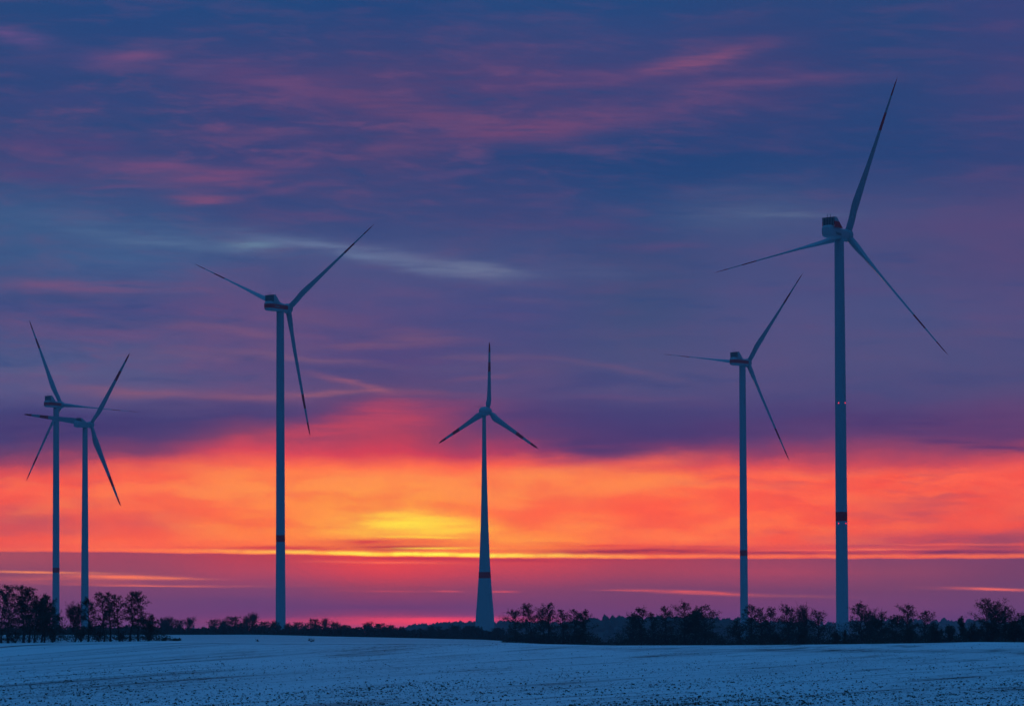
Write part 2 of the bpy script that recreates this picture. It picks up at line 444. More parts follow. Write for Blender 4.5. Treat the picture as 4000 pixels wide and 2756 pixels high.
# px of the foot, px row of the top, distance, half crown width (m), first branch, lean, leaf, kind, forks, label
TREES = [
 (4, 2300, 402, 1.9, .25, .00, 1.0, 'alder', 0, 'dark tree cut off by the left edge of the photo'),
 (31, 2279, 398, 2.2, .30, -.02, .9, 'alder', 0, 'tall straight-trunked tree, highest at the far left of the left grove'),
 (90, 2284, 402, 2.0, .28, -.05, 1.2, 'alder', 1, 'tall dense tree right beside the highest tree of the left grove'),
 (112, 2296, 408, 1.8, .25, .02, 1.2, 'alder', 0, 'broad dark tree third from the left in the left grove'),
 (134, 2322, 396, 2.2, .18, .02, 1.3, 'spread', 2, 'thick forked tree in the middle of the dense left clump'),
 (160, 2318, 404, 1.7, .30, .05, .9, 'alder', 0, 'slim tree on the right shoulder of the dense left clump'),
 (172, 2330, 398, 1.7, .35, .05, .55, 'alder', 1, 'ragged tree with twigs reaching over the leftmost tower'),
 (213, 2368, 420, 1.6, .2, .02, 1.1, 'spread', 1, 'low bushy tree hiding the foot of the leftmost tower'),
 (290, 2366, 402, 1.7, .22, -.02, .25, 'bare', 3, 'bare tree of upright twigs between the two left towers'),
 (344, 2334, 404, 1.7, .22, -.01, 1.1, 'alder', 0, 'leafy tree in front of the foot of the second tower from left'),
 (406, 2312, 400, 1.9, .34, -.10, .85, 'alder', 0, 'tree leaning left just right of the second tower'),
 (432, 2310, 403, 1.4, .36, -.06, .7, 'alder', 0, 'thin crooked tree right of the leaning one in the left grove'),
 (468, 2319, 399, 1.6, .38, -.03, .9, 'alder', 0, 'slender tree with flat dark top, fourth from the right of left grove'),
 (506, 2306, 401, 1.5, .40, .00, .8, 'alder', 0, 'tall slim tree with bare lower trunk, second from right of left grove'),
 (541, 2310, 402, 2.1, .36, .00, 1.0, 'alder', 0, 'last tall tree at the right end of the left grove'),
 (583, 2404, 404, 1.7, .24, .12, 1.1, 'spread', 1, 'small leaning tree beyond the right end of the left grove'),
 (2014, 2388, 436, 2.3, .32, -.06, .75, 'alder', 0, 'open tree at the left end of the middle grove, branches reaching left'),
 (2076, 2364, 440, 2.2, .30, -.07, .95, 'alder', 0, 'tall crooked tree second from the left in the middle grove'),
 (2124, 2376, 444, 1.4, .42, -.03, .6, 'alder', 0, 'thin tree leaning against the highest tree of the middle grove'),
 (2143, 2363, 438, 1.9, .36, -.01, 1.05, 'alder', 0, 'highest tree of the middle grove, right of the tapered tower'),
 (2198, 2380, 440, 1.4, .45, -.02, .6, 'alder', 0, 'sparse narrow tree with visible trunk in the middle grove'),
 (2237, 2379, 441, 1.5, .48, .00, .55, 'alder', 0, 'sparse tree with a bent bare top in the middle grove'),
 (2284, 2389, 439, 1.9, .15, .00, 1.6, 'alder', 0, 'dense dark tree at the right end of the middle grove'),
 (2470, 2396, 440, 1.5, .3, .00, .7, 'alder', 0, 'low thin tree at the left end of the grove left of the right towers'),
 (2506, 2373, 436, 1.8, .25, -.01, 1.0, 'alder', 0, 'dark pointed tree rising above the wooded ridge'),
 (2556, 2393, 446, 1.4, .4, .00, .5, 'alder', 0, 'small sparse tree just right of the dark pointed tree'),
 (2597, 2368, 438, 1.9, .28, -.01, 1.0, 'alder', 0, 'two-topped tree left of the flat-topped tree in the centre right grove'),
 (2678, 2353, 437, 2.6, .34, -.03, 1.05, 'spread', 1, 'highest tree of the centre right grove with flat wide top'),
 (2712, 2378, 450, 1.6, .3, .00, .8, 'alder', 0, 'slim tree squeezed between the two big crowns of centre right grove'),
 (2752, 2359, 435, 2.5, .20, .00, 1.15, 'spread', 1, 'round-headed wide tree at the right end of the centre right grove'),
 (2893, 2424, 424, 1.9, .15, -.10, .7, 'spread', 1, 'low lacy tree at the left foot of the shorter right tower'),
 (2935, 2363, 430, 1.8, .30, -.03, .9, 'alder', 0, 'drooping tree overlapping the right edge of the shorter right tower'),
 (2972, 2374, 436, 1.5, .3, .02, .5, 'alder', 0, 'thin-leaved tree just right of the shorter right tower'),
 (3010, 2378, 430, 1.9, .25, -.03, 1.0, 'alder', 0, 'bushy dark-headed tree third right of the shorter right tower'),
 (3078, 2365, 428, 2.2, .28, -.02, 1.05, 'spread', 0, 'broadest leafy tree midway between the two right towers'),
 (3136, 2373, 432, 2.1, .32, -.01, .12, 'bare', 2, 'bare fan-shaped tree midway between the two right towers'),
 (3193, 2386, 430, 1.9, .40, -.01, .6, 'spread', 0, 'mushroom-topped open tree left of the tallest tower'),
 (3366, 2357, 414, 2.1, .22, .00, 1.1, 'alder', 0, 'dark pointed tree just right of the tallest tower'),
 (3410, 2386, 520, 2.2, .25, .00, .2, 'bare', 2, 'pale bare tree behind the trees right of the tallest tower'),
 (3444, 2394, 420, 2.0, .20, .00, 1.1, 'spread', 1, 'low flat-topped tree second right of the tallest tower'),
 (3490, 2404, 425, 1.8, .2, .00, .9, 'spread', 1, 'low rounded tree left of the lone tall-crowned tree at right'),
 (3545, 2364, 416, 2.1, .30, -.01, 1.05, 'alder', 0, 'tree with tall ragged crown midway between tallest tower and right edge'),
 (3612, 2387, 420, 1.9, .25, .00, .75, 'alder', 0, 'open tree with thin spire right of the ragged-crowned tree'),
 (3764, 2410, 398, .65, .2, .00, .7, 'bare', 1, 'thin upright twiggy tree in the gap near the right edge'),
 (3856, 2342, 392, 2.9, .30, -.02, .8, 'spread', 1, 'highest tree near the right edge with wide spreading crown'),
 (3930, 2372, 390, 2.5, .22, .00, 1.0, 'spread', 1, 'broad dark tree between the spreading tree and the right edge'),
 (3992, 2397, 388, 2.0, .2, .00, 1.2, 'spread', 1, 'dark bushy tree cut by the right edge of the photo'),
]
for i, (px, top, y, w, st, ln, lf, kd, fk, lab) in enumerate(TREES):
    h = hgt(px, top, y)
    plant('tree', lab, 'tree', px, y, grow_tree(h/1.02, w, 100+i, st, ln, lf, kd, fk), ROWG)

SHRUBS = [
 (60, 2455, 399, 1.9, .8, 'tangled shrub of low arching stems at the foot of the highest left tree'),
 (205, 2450, 397, 2.6, .5, 'wide shrub with long arching branches below the leftmost tower'),
 (315, 2440, 398, 2.0, .8, 'twiggy shrub below the bare upright tree in the left grove'),
 (385, 2450, 402, 1.8, .9, 'leafy shrub at the foot of the leaning tree in the left grove'),
 (480, 2462, 403, 1.8, .7, 'sparse shrub among the slim trunks of the left grove'),
 (578, 2462, 402, 1.9, 1.1, 'dark shrub at the foot of the small leaning tree'),
 (634, 2484, 403, 1.7, 1.0, 'low rounded bush right of the left grove'),
 (690, 2490, 404, 1.7, 1.3, 'flat dark clump of scrub ending the left hedge'),
 (3131, 2450, 421, 1.9, 2.4, 'dense black bush under the bare fan-shaped tree'),
 (3026, 2470, 421, 1.6, 2.0, 'low dense bush left of the black bush under the fan-shaped tree'),
 (3261, 2462, 412, .9, 1.8, 'small dark bush at the left foot of the tallest tower'),
 (3552, 2447, 408, 1.5, 2.4, 'dark dense bush under the ragged-crowned tree at right'),
 (3652, 2425, 404, 1.7, 2.4, 'tall dark bush right of the thin-spired tree'),
 (3706, 2433, 400, 1.2, 2.4, 'dark column-shaped bush standing alone in the gap near right edge'),
 (3800, 2430, 393, 2.0, 2.4, 'black thick bush at the left foot of the highest right tree'),
 (3870, 2420, 391, 2.2, 2.4, 'black thick bush below the spreading crown near the right edge'),
 (3960, 2415, 389, 2.4, 2.4, 'black thick bush in the bottom corner of the right hedge'),
]
for i, (px, top, y, w, lf, lab) in enumerate(SHRUBS):
    plant('bush', lab, 'bush', px, y, shrub_shapes(hgt(px, top, y), w, 300+i, lf), 'bushes of the field hedges')

# a small conifer in front of the tallest tower
def conifer(h, w, seed):
    rng = np.random.default_rng(seed); T, C = MB(), MB()
    T.tube(np.array([[0, 0, -.2], [0, 0, h*.5], [0, 0, h]]), [.06, .04, .01], 5)
    for k in range(60):
        q = (k+rng.random())/60; z = h*(.06+.92*q); ln = w*(1-q)**.8*rng.uniform(.6, 1.15)+.05
        az = rng.random()*6.28; e = np.array([math.cos(az)*ln, math.sin(az)*ln, -.15*ln])
        C.tube(np.array([[0, 0, z], np.array([0, 0, z])+e*.5, np.array([0, 0, z])+e]), [.015, .012, .006], 3, 1)
        P = np.array([0, 0, z])+e*rng.random((16, 1))
        C.quads(leaf_quads(rng, P+rng.normal(0, .04, (16, 3)), .16, .1), 0)
    return T, C
plant('conifer', 'small pointed conifer standing against the foot of the tallest tower', 'tree', 3299, 410,
      conifer(hgt(3299, 2459, 410), .55, 77))

# dry plants standing alone on the far snow field
for px, top, y, w, lab in ((1213, 2489, 400, .75, 'bare twiggy weed clump standing alone on the far snow field'),
                           (1004, 2494, 400, .25, 'single dry weed stalk on the far snow field below the third tower')):
    plant('weed', lab, 'plant', px, y, shrub_shapes(hgt(px, top, y), w, int(px), .12, .1), None)

def weathered_post(px, top, y, lab):
    x = kx(px)*y; z = gz(x, y); h = zrow(top, y, px)-z
    b = MB(); a = np.arange(8)*np.pi/4
    rings = [np.stack([np.cos(a)*r, np.sin(a)*r, np.full(8, zz)], 1) for zz, r in ((-.3, .085), (h*.5, .08), (h-.06, .075), (h, .045))]
    b.loft(rings); o = b.build('fence_post', M['wood']); o.location = (x, y, z); o.rotation_euler = (.02, .04, 0)
    tag(o, lab, 'post')
weathered_post(2391, 2486, 404, 'weathered fence post standing alone right of the middle grove')

# ------------------------------------------------------------------ hedges that read as one mass
def hedge(name, label, y, segs, seed, per=46, size=.22, twigs=10, jitter=3.0, matl='scrub'):
    """segs: (px, row of the top) polyline; leaf and twig mass with an uneven top"""
    rng = np.random.default_rng(seed); b = MB()
    xs = [s[0] for s in segs]; rs = [s[1] for s in segs]
    L = kx(xs[-1])*y-kx(xs[0])*y; n = int(L/.55)
    leaves, tw = [], []
    for i in range(n):
        px = xs[0]+(xs[-1]-xs[0])*(i+rng.random())/n
        yy = y+rng.normal(0, jitter); x = kx(px)*yy; g = gz(x, yy)
        top = np.interp(px, xs, rs)
        h = max(.35, (zrow(top, y, px)-gz(kx(px)*y, y))*rng.choice([.55, .7, .82, 1.05])*rng.uniform(.85, 1.08))
        k = int(per*(.4+h*.35))
        q = rng.random(k)
        r = (.35+.35*h**.5)*(1-.6*q**2)
        P = np.stack([x+rng.normal(0, 1, k)*r, yy+rng.normal(0, 1, k)*r, g-.05+h*q*(1-.08*rng.random(k))], 1)
        leaves.append(P)
        for j in range(twigs):
            p0 = np.array([x+rng.normal(0, .3), yy+rng.normal(0, .3), g+h*rng.uniform(0, .7)])
            d = np.array([rng.normal(0, .28), rng.normal(0, .2), 1.0])*h*rng.uniform(.18, .45)
            wv = np.array([.012+.00003*y, 0, 0])
            tw.append(np.stack([p0-wv, p0+wv, p0+d+wv*.3, p0+d-wv*.3]))
    b.quads(leaf_quads(rng, np.concatenate(leaves), size, .0), 0)
    b.quads(np.array(tw), 1)
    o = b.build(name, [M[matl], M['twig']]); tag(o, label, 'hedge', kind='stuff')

hedge('far_hedge', 'continuous dark hedge along the far edge of the snow field', 893,
      [(-120, 2446), (300, 2444), (600, 2438), (680, 2442), (760, 2446), (790, 2454), (830, 2440), (920, 2434), (1000, 2438), (1060, 2440), (1100, 2446), (1160, 2440),
       (1250, 2436), (1330, 2442), (1400, 2444), (1470, 2438), (1540, 2442), (1600, 2450), (1680, 2448), (1750, 2447), (1830, 2442), (1900, 2448),
       (1960, 2452), (2040, 2460), (2150, 2470)], 11, per=130, size=.62, twigs=14, jitter=5)
hedge('undergrowth', 'dark undergrowth below the trees of the middle grove', 444,
      [(1968, 2500), (2000, 2482), (2060, 2476), (2120, 2478), (2180, 2470), (2240, 2472), (2290, 2462), (2335, 2480), (2352, 2508)], 12, per=144, size=.24)
hedge('undergrowth', 'low dark weeds in the gap between middle and centre right groves', 420,
      [(2330, 2510), (2370, 2496), (2440, 2494), (2480, 2490)], 13, per=110, size=.22)
hedge('undergrowth', 'dark undergrowth below the trees of the centre right grove', 442,
      [(2418, 2508), (2440, 2480), (2500, 2470), (2580, 2462), (2660, 2456), (2740, 2458), (2800, 2466), (2830, 2492), (2870, 2502)], 14, per=144, size=.24)
hedge('undergrowth', 'dark undergrowth below the trees between the two right towers', 428,
      [(2862, 2500), (2900, 2478), (2960, 2470), (3040, 2468), (3120, 2466), (3200, 2476), (3260, 2490), (3330, 2492)], 15, per=144, size=.24)
hedge('undergrowth', 'black undergrowth of the hedge right of the tallest tower', 410,
      [(3310, 2490), (3350, 2462), (3450, 2468), (3560, 2464), (3640, 2458), (3700, 2478), (3740, 2478), (3790, 2460), (3880, 2452), (4060, 2450)], 16, per=168, size=.24)
hedge('undergrowth', 'thin twiggy undergrowth between the trunks of the left grove', 404,
      [(-40, 2462), (60, 2462), (140, 2446), (230, 2455), (340, 2455), (420, 2470), (520, 2478), (600, 2484)], 17, per=52, size=.18, twigs=16)
hedge('thicket', 'bluish thicket of a second hedge behind the centre right grove', 600,
      [(2380, 2480), (2440, 2440), (2520, 2424), (2600, 2428), (2700, 2416), (2790, 2430), (2840, 2462), (2868, 2485)], 18, per=66, size=.30, twigs=15, jitter=5)
hedge('thicket', 'bluish thicket of a second hedge behind the trees between the right towers', 590,
      [(2880, 2480), (2910, 2450), (2960, 2428), (3040, 2424), (3120, 2424), (3200, 2428), (3250, 2424), (3330, 2430)], 19, per=78, size=.30, twigs=15, jitter=5)
hedge('thicket', 'bluish thicket of a second hedge behind the right-hand trees', 580,
      [(3300, 2424), (3360, 2412), (3420, 2408), (3500, 2418), (3580, 2420), (3640, 2428), (3690, 2466), (3730, 2476), (3800, 2440), (4060, 2430)], 20, per=70, size=.30, twigs=15, jitter=5)
hedge('thicket', 'hazy thicket of a second hedge behind the middle grove', 600,
      [(1990, 2470), (2040, 2448), (2100, 2440), (2160, 2434), (2230, 2440), (2290, 2440), (2340, 2470)], 21, per=42, size=.30, twigs=14, jitter=5)
hedge('thicket', 'dark thicket of a second hedge behind the left grove', 470,
      [(-60, 2395), (40, 2365), (120, 2345), (170, 2375), (215, 2405), (260, 2418), (330, 2412), (380, 2425), (460, 2442), (560, 2436), (610, 2444), (660, 2470)], 22, per=75, size=.22, twigs=14, jitter=4)

# standing-out trees of the far hedge: copies of a few kinds, each with its own label
PROTO = {}
def proto_tree(kind):
    if kind not in PROTO:
        sd = 500+len(PROTO)
        T, C = {'round': lambda: grow_tree(8, 3.0, sd, .2, 0, .55, 'bare', 3),
                'fan': lambda: grow_tree(8, 2.4, sd, .3, 0, .1, 'bare', 4),
                'bushy': lambda: grow_tree(8, 3.2, sd, .15, 0, 1.3, 'spread', 2)}[kind]()
        a = T.build('trunk', M['bark']); c = C.build('crown', [M['leaf'], M['twig']])
        PROTO[kind] = (a.data, c.data)
        bpy.data.objects.remove(a); bpy.data.objects.remove(c)
    return PROTO[kind]
FAR = [
 (628, 2416, 'round', 'hazy round tree in the far hedge next to the left grove'),
 (668, 2416, 'round', 'hazy tree left of the forked pair in the far hedge near the left grove'),
 (700, 2418, 'bushy', 'slanting-topped hazy tree in the far hedge near the left grove'),
 (732, 2416, 'round', 'last round tree before the dip in the far hedge'),
 (838, 2416, 'bushy', 'low dome-shaped tree right of the dip in the far hedge'),
 (880, 2424, 'round', 'low tree left of the dark dome in the far hedge'),
 (916, 2404, 'bushy', 'dark dome-headed tree in the far hedge left of the bare fan tree'),
 (956, 2412, 'round', 'tree just left of the bare fan tree in the far hedge'),
 (988, 2394, 'fan', 'bare fan-shaped tree, tallest left of the third tower in far hedge'),
 (1024, 2424, 'bushy', 'low tree between the bare fan tree and the third tower'),
 (1076, 2428, 'round', 'low twigs at the left foot of the third tower'),
 (1122, 2436, 'round', 'thin shrub at the right foot of the third tower'),
 (1160, 2426, 'bushy', 'dark rounded tree first right of the third tower in the far hedge'),
 (1220, 2414, 'bushy', 'dark umbrella-shaped tree second right of the third tower'),
 (1264, 2415, 'fan', 'bare fan-shaped tree right of the third tower in far hedge'),
 (1316, 2432, 'round', 'small tree with open twigs past the fan tree right of the third tower'),
 (1432, 2432, 'round', 'small bare tree midway along the hedge between third and tapered towers'),
 (1480, 2431, 'bushy', 'low dark tree midway along the hedge between third and tapered towers'),
 (1520, 2437, 'bushy', 'low bushy tree right of the midway trees in the far hedge'),
 (1690, 2444, 'bushy', 'low dark bush-like tree left of the tapered tower below the pale hill'),
 (1780, 2446, 'round', 'small twiggy tree between low bush and tapered tower in far hedge'),
 (1838, 2440, 'bushy', 'dark low tree at the left foot of the tapered tower'),
 (1935, 2450, 'bushy', 'dark low tree at the right foot of the tapered tower'),
]
rr = random.Random(4)
for px, top, kd, lab in FAR:
    y = 888+rr.uniform(-6, 6); x = kx(px)*y; g = gz(x, y); h = max(2.2, zrow(top, y, px)-g)
    o = empty('tree', (x, y, g-.1), rr.uniform(0, 6.28)); tag(o, lab, 'tree', 'trees of the far hedge')
    s = h/8.3; o.scale = (s*rr.uniform(1.0, 1.4), s*rr.uniform(1.0, 1.4), s)
    a, c = proto_tree(kd)
    link(bpy.data.objects.new('trunk', a), o); link(bpy.data.objects.new('crown', c), o)

# ------------------------------------------------------------------ wind turbines
def ring(r, z, n=40):
    a = np.arange(n)*2*np.pi/n
    return np.stack([np.cos(a)*r, np.sin(a)*r, np.full(n, z)], 1)

def tower_mesh(prof, bands, seams, base_mat='white'):
    zs = [p[0] for p in prof]; rs = [p[1] for p in prof]
    cuts = sorted(set(list(np.linspace(zs[0], zs[-1], 24))+[q for b in bands for q in b]+zs))
    rings, mats = [], []
    for z in cuts: rings.append(ring(np.interp(z, zs, rs), z))
    for k in range(len(cuts)-1):
        mz = (cuts[k]+cuts[k+1])/2
        mats.append(1 if any(a < mz < b for a, b in bands) else 0)
    b = MB(); b.loft(rings, True, 0, mats)
    for z in seams:                              # flange joints
        r = np.interp(z, zs, rs)
        b.loft([ring(r-.02, z-.14), ring(r+.05, z-.12), ring(r+.05, z+.12), ring(r-.02, z+.14)])
    return b

def blade_mesh(Rr, hub_r, chord, twist, bands, prebend, n=26, tk=((0, 1), (.06, .95), (.16, .45), (.3, .28), (.6, .2), (1, .16))):
    """span along +z, leading edge along -x, angles already include the pitch"""
    k = 16; a = np.arange(k)*2*np.pi/k
    cuts = sorted(set(list(np.linspace(0, 1, n)**1.1)+[q for b in bands for q in b]))
    rings, mats = [], []
    for s in cuts:
        c = np.interp(s, [q[0] for q in chord], [q[1] for q in chord])
        th = np.interp(s, [q[0] for q in tk], [q[1] for q in tk])
        rnd = np.clip((s-.04)/.10, 0, 1)
        px = np.cos(a)*.5; py = np.sin(a)*.5*th
        ax = px; ay = py*np.where(px > 0, (1-px/.5)*.85+.15, 1.0)
        x = (px*(1-rnd)+(ax+.22)*rnd)*c; yv = (py*(1-rnd)+ay*rnd)*c
        t = np.interp(s, [q[0] for q in twist], [q[1] for q in twist])
        X = x*math.cos(t)-yv*math.sin(t); Y = x*math.sin(t)+yv*math.cos(t)
        z = hub_r+(Rr-hub_r)*s
        rings.append(np.stack([X, Y+prebend*s*s, np.full(k, z)], 1))
    for i in range(len(cuts)-1):
        m_ = (cuts[i]+cuts[i+1])/2
        mats.append(1 if any(p < m_ < q for p, q in bands) else 0)
    b = MB(); b.loft(rings, True, 0, mats); return b

def sup(x, hw, z0, z1, e=4.0, n=36):
    a = np.arange(n)*2*np.pi/n; c, s = np.cos(a), np.sin(a)
    y = np.sign(c)*np.abs(c)**(2/e)*hw; z = (z0+z1)/2+np.sign(s)*np.abs(s)**(2/e)*(z1-z0)/2
    return np.stack([np.full(n, x), y, z], 1)

def band_material(z0, z1, x1, x2):
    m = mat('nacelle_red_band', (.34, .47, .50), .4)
    nt = m.node_tree; N, L = nt.nodes, nt.links
    tc = N.new('ShaderNodeTexCoord'); sp = N.new('ShaderNodeSeparateXYZ'); L.new(tc.outputs['Object'], sp.inputs[0])
    def cmp(o, op, v):
        n = N.new('ShaderNodeMath'); n.operation = op; L.new(o, n.inputs[0]); n.inputs[1].default_value = v; return n.outputs[0]
    def mul(a, b):
        n = N.new('ShaderNodeMath'); n.operation = 'MULTIPLY'; L.new(a, n.inputs[0]); L.new(b, n.inputs[1]); return n.outputs[0]
    f = mul(mul(cmp(sp.outputs[2], 'GREATER_THAN', z0), cmp(sp.outputs[2], 'LESS_THAN', z1)), cmp(sp.outputs[0], 'LESS_THAN', x2))
    mx = N.new('ShaderNodeMix'); mx.data_type = 'RGBA'
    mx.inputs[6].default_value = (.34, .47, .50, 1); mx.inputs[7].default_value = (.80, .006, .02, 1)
    L.new(f, mx.inputs[0]); L.new(mx.outputs[2], N['Principled BSDF'].inputs['Base Color'])
    return m
BANDM = band_material(-.95, 1.2, 0, 4.0)

LONG = [(0, 2.9), (.05, 2.9), (.11, 3.6), (.19, 4.5), (.26, 4.3), (.4, 3.4), (.6, 2.5), (.8, 1.8), (.92, 1.3), (.97, .95), (1, .12)]
FEATH = [(0, 108), (.15, 106), (.3, 100), (.6, 93), (1, 89)]
WIDE2 = [(0, 2.2), (.05, 2.2), (.11, 3.1), (.19, 4.2), (.27, 3.9), (.45, 3.0), (.65, 2.2), (.85, 1.6), (.96, 1.05), (1, .15)]
WIDE4 = [(0, 1.8), (.03, 2.2), (.08, 3.9), (.14, 3.9), (.25, 3.2), (.45, 2.4), (.7, 1.75), (.9, 1.3), (.975, .95), (1, .15)]
RUN = [(0, 22), (.2, 14), (.5, 5), (1, 1)]

def mat4(cx, cy, cz, loc):
    m = Matrix((cx, cy, cz)).transposed().to_4x4(); m.translation = loc; return m

def lettering(word, parent, size, loc, mtx, material):
    cu = bpy.data.curves.new('lettering', 'FONT'); cu.body = word; cu.size = size; cu.extrude = .015
    cu.align_x = 'CENTER'; cu.align_y = 'CENTER'
    tmp = bpy.data.objects.new('lettering', cu); COL.objects.link(tmp)
    dg = bpy.context.evaluated_depsgraph_get(); me = bpy.data.meshes.new_from_object(tmp.evaluated_get(dg))
    bpy.data.objects.remove(tmp)
    me.materials.clear(); me.materials.append(material)
    o = link(bpy.data.objects.new('lettering', me), parent)
    o.matrix_local = mat4(*mtx, loc)
    return o

TURB = dict(
 # D, hub x, hub z, yaw, spin, R, tilt, tower column, overhang (None = from the picture), cone
 tall=(998, 139.42, 163.78, 35.25, 21.68, 66.85, 5.0, 3288.5, None, .05),
 short=(1509, 148.0, 166.23, 38.76, 38.88, 67.25, 5.7, 2905.5, None, .05),
 third=(1262, -116.81, 168.97, 30.79, 54.64, 67.77, 6.6, 1095.5, None, .05),
 first=(1761, -328.8, 164.92, 29.73, -22.79, 68.78, 6.8, 218.0, None, .05),
 second=(1517, -266.12, 130.27, 30.74, 39.45, 55.77, 6.6, 331.0, 5.5, .0),
 taper=(1430, -15.11, 129.88, 33.34, 4.82, 40.97, 5.4, 1893.0, 4.2, .006),
)
# tower edges read off the photograph: row -> width in photograph pixels
WID = dict(
 tall=[(2520, 48.8), (2345, 48), (2000, 45.5), (1500, 42.5), (950, 37.2)],
 short=[(2520, 32), (2400, 31), (1900, 28.5), (1430, 25)],
 third=[(2480, 39.3), (2400, 39), (2100, 35.5), (1400, 31), (1220, 29.3)],
 first=[(2480, 28.3), (2400, 28), (2000, 25.6), (1600, 22.8)],
 second=[(2480, 30.2), (2300, 29.4), (2000, 24.6), (1670, 19.6)],
 taper=[(2480, 79), (2450, 76), (2400, 70.5), (2330, 59), (2250, 48), (2180, 40.5), (2100, 34), (2058, 30.5), (1930, 24), (1795, 18.2), (1640, 15)],
)
TLAB = dict(
 tall='tallest wind turbine with four red lamps and one red band on its tower, at right',
 short='smaller right-hand wind turbine standing left of the tallest one, red band low on its tower',
 third='large wind turbine left of the sunset glow, red band on nacelle and tower',
 first='leftmost wind turbine with white tower and red-banded nacelle behind the left grove',
 second='wind turbine with plain unbanded tower, second from left, broad red-striped blades',
 taper='wind turbine with flared concrete tower and egg-shaped nacelle in the middle',
)

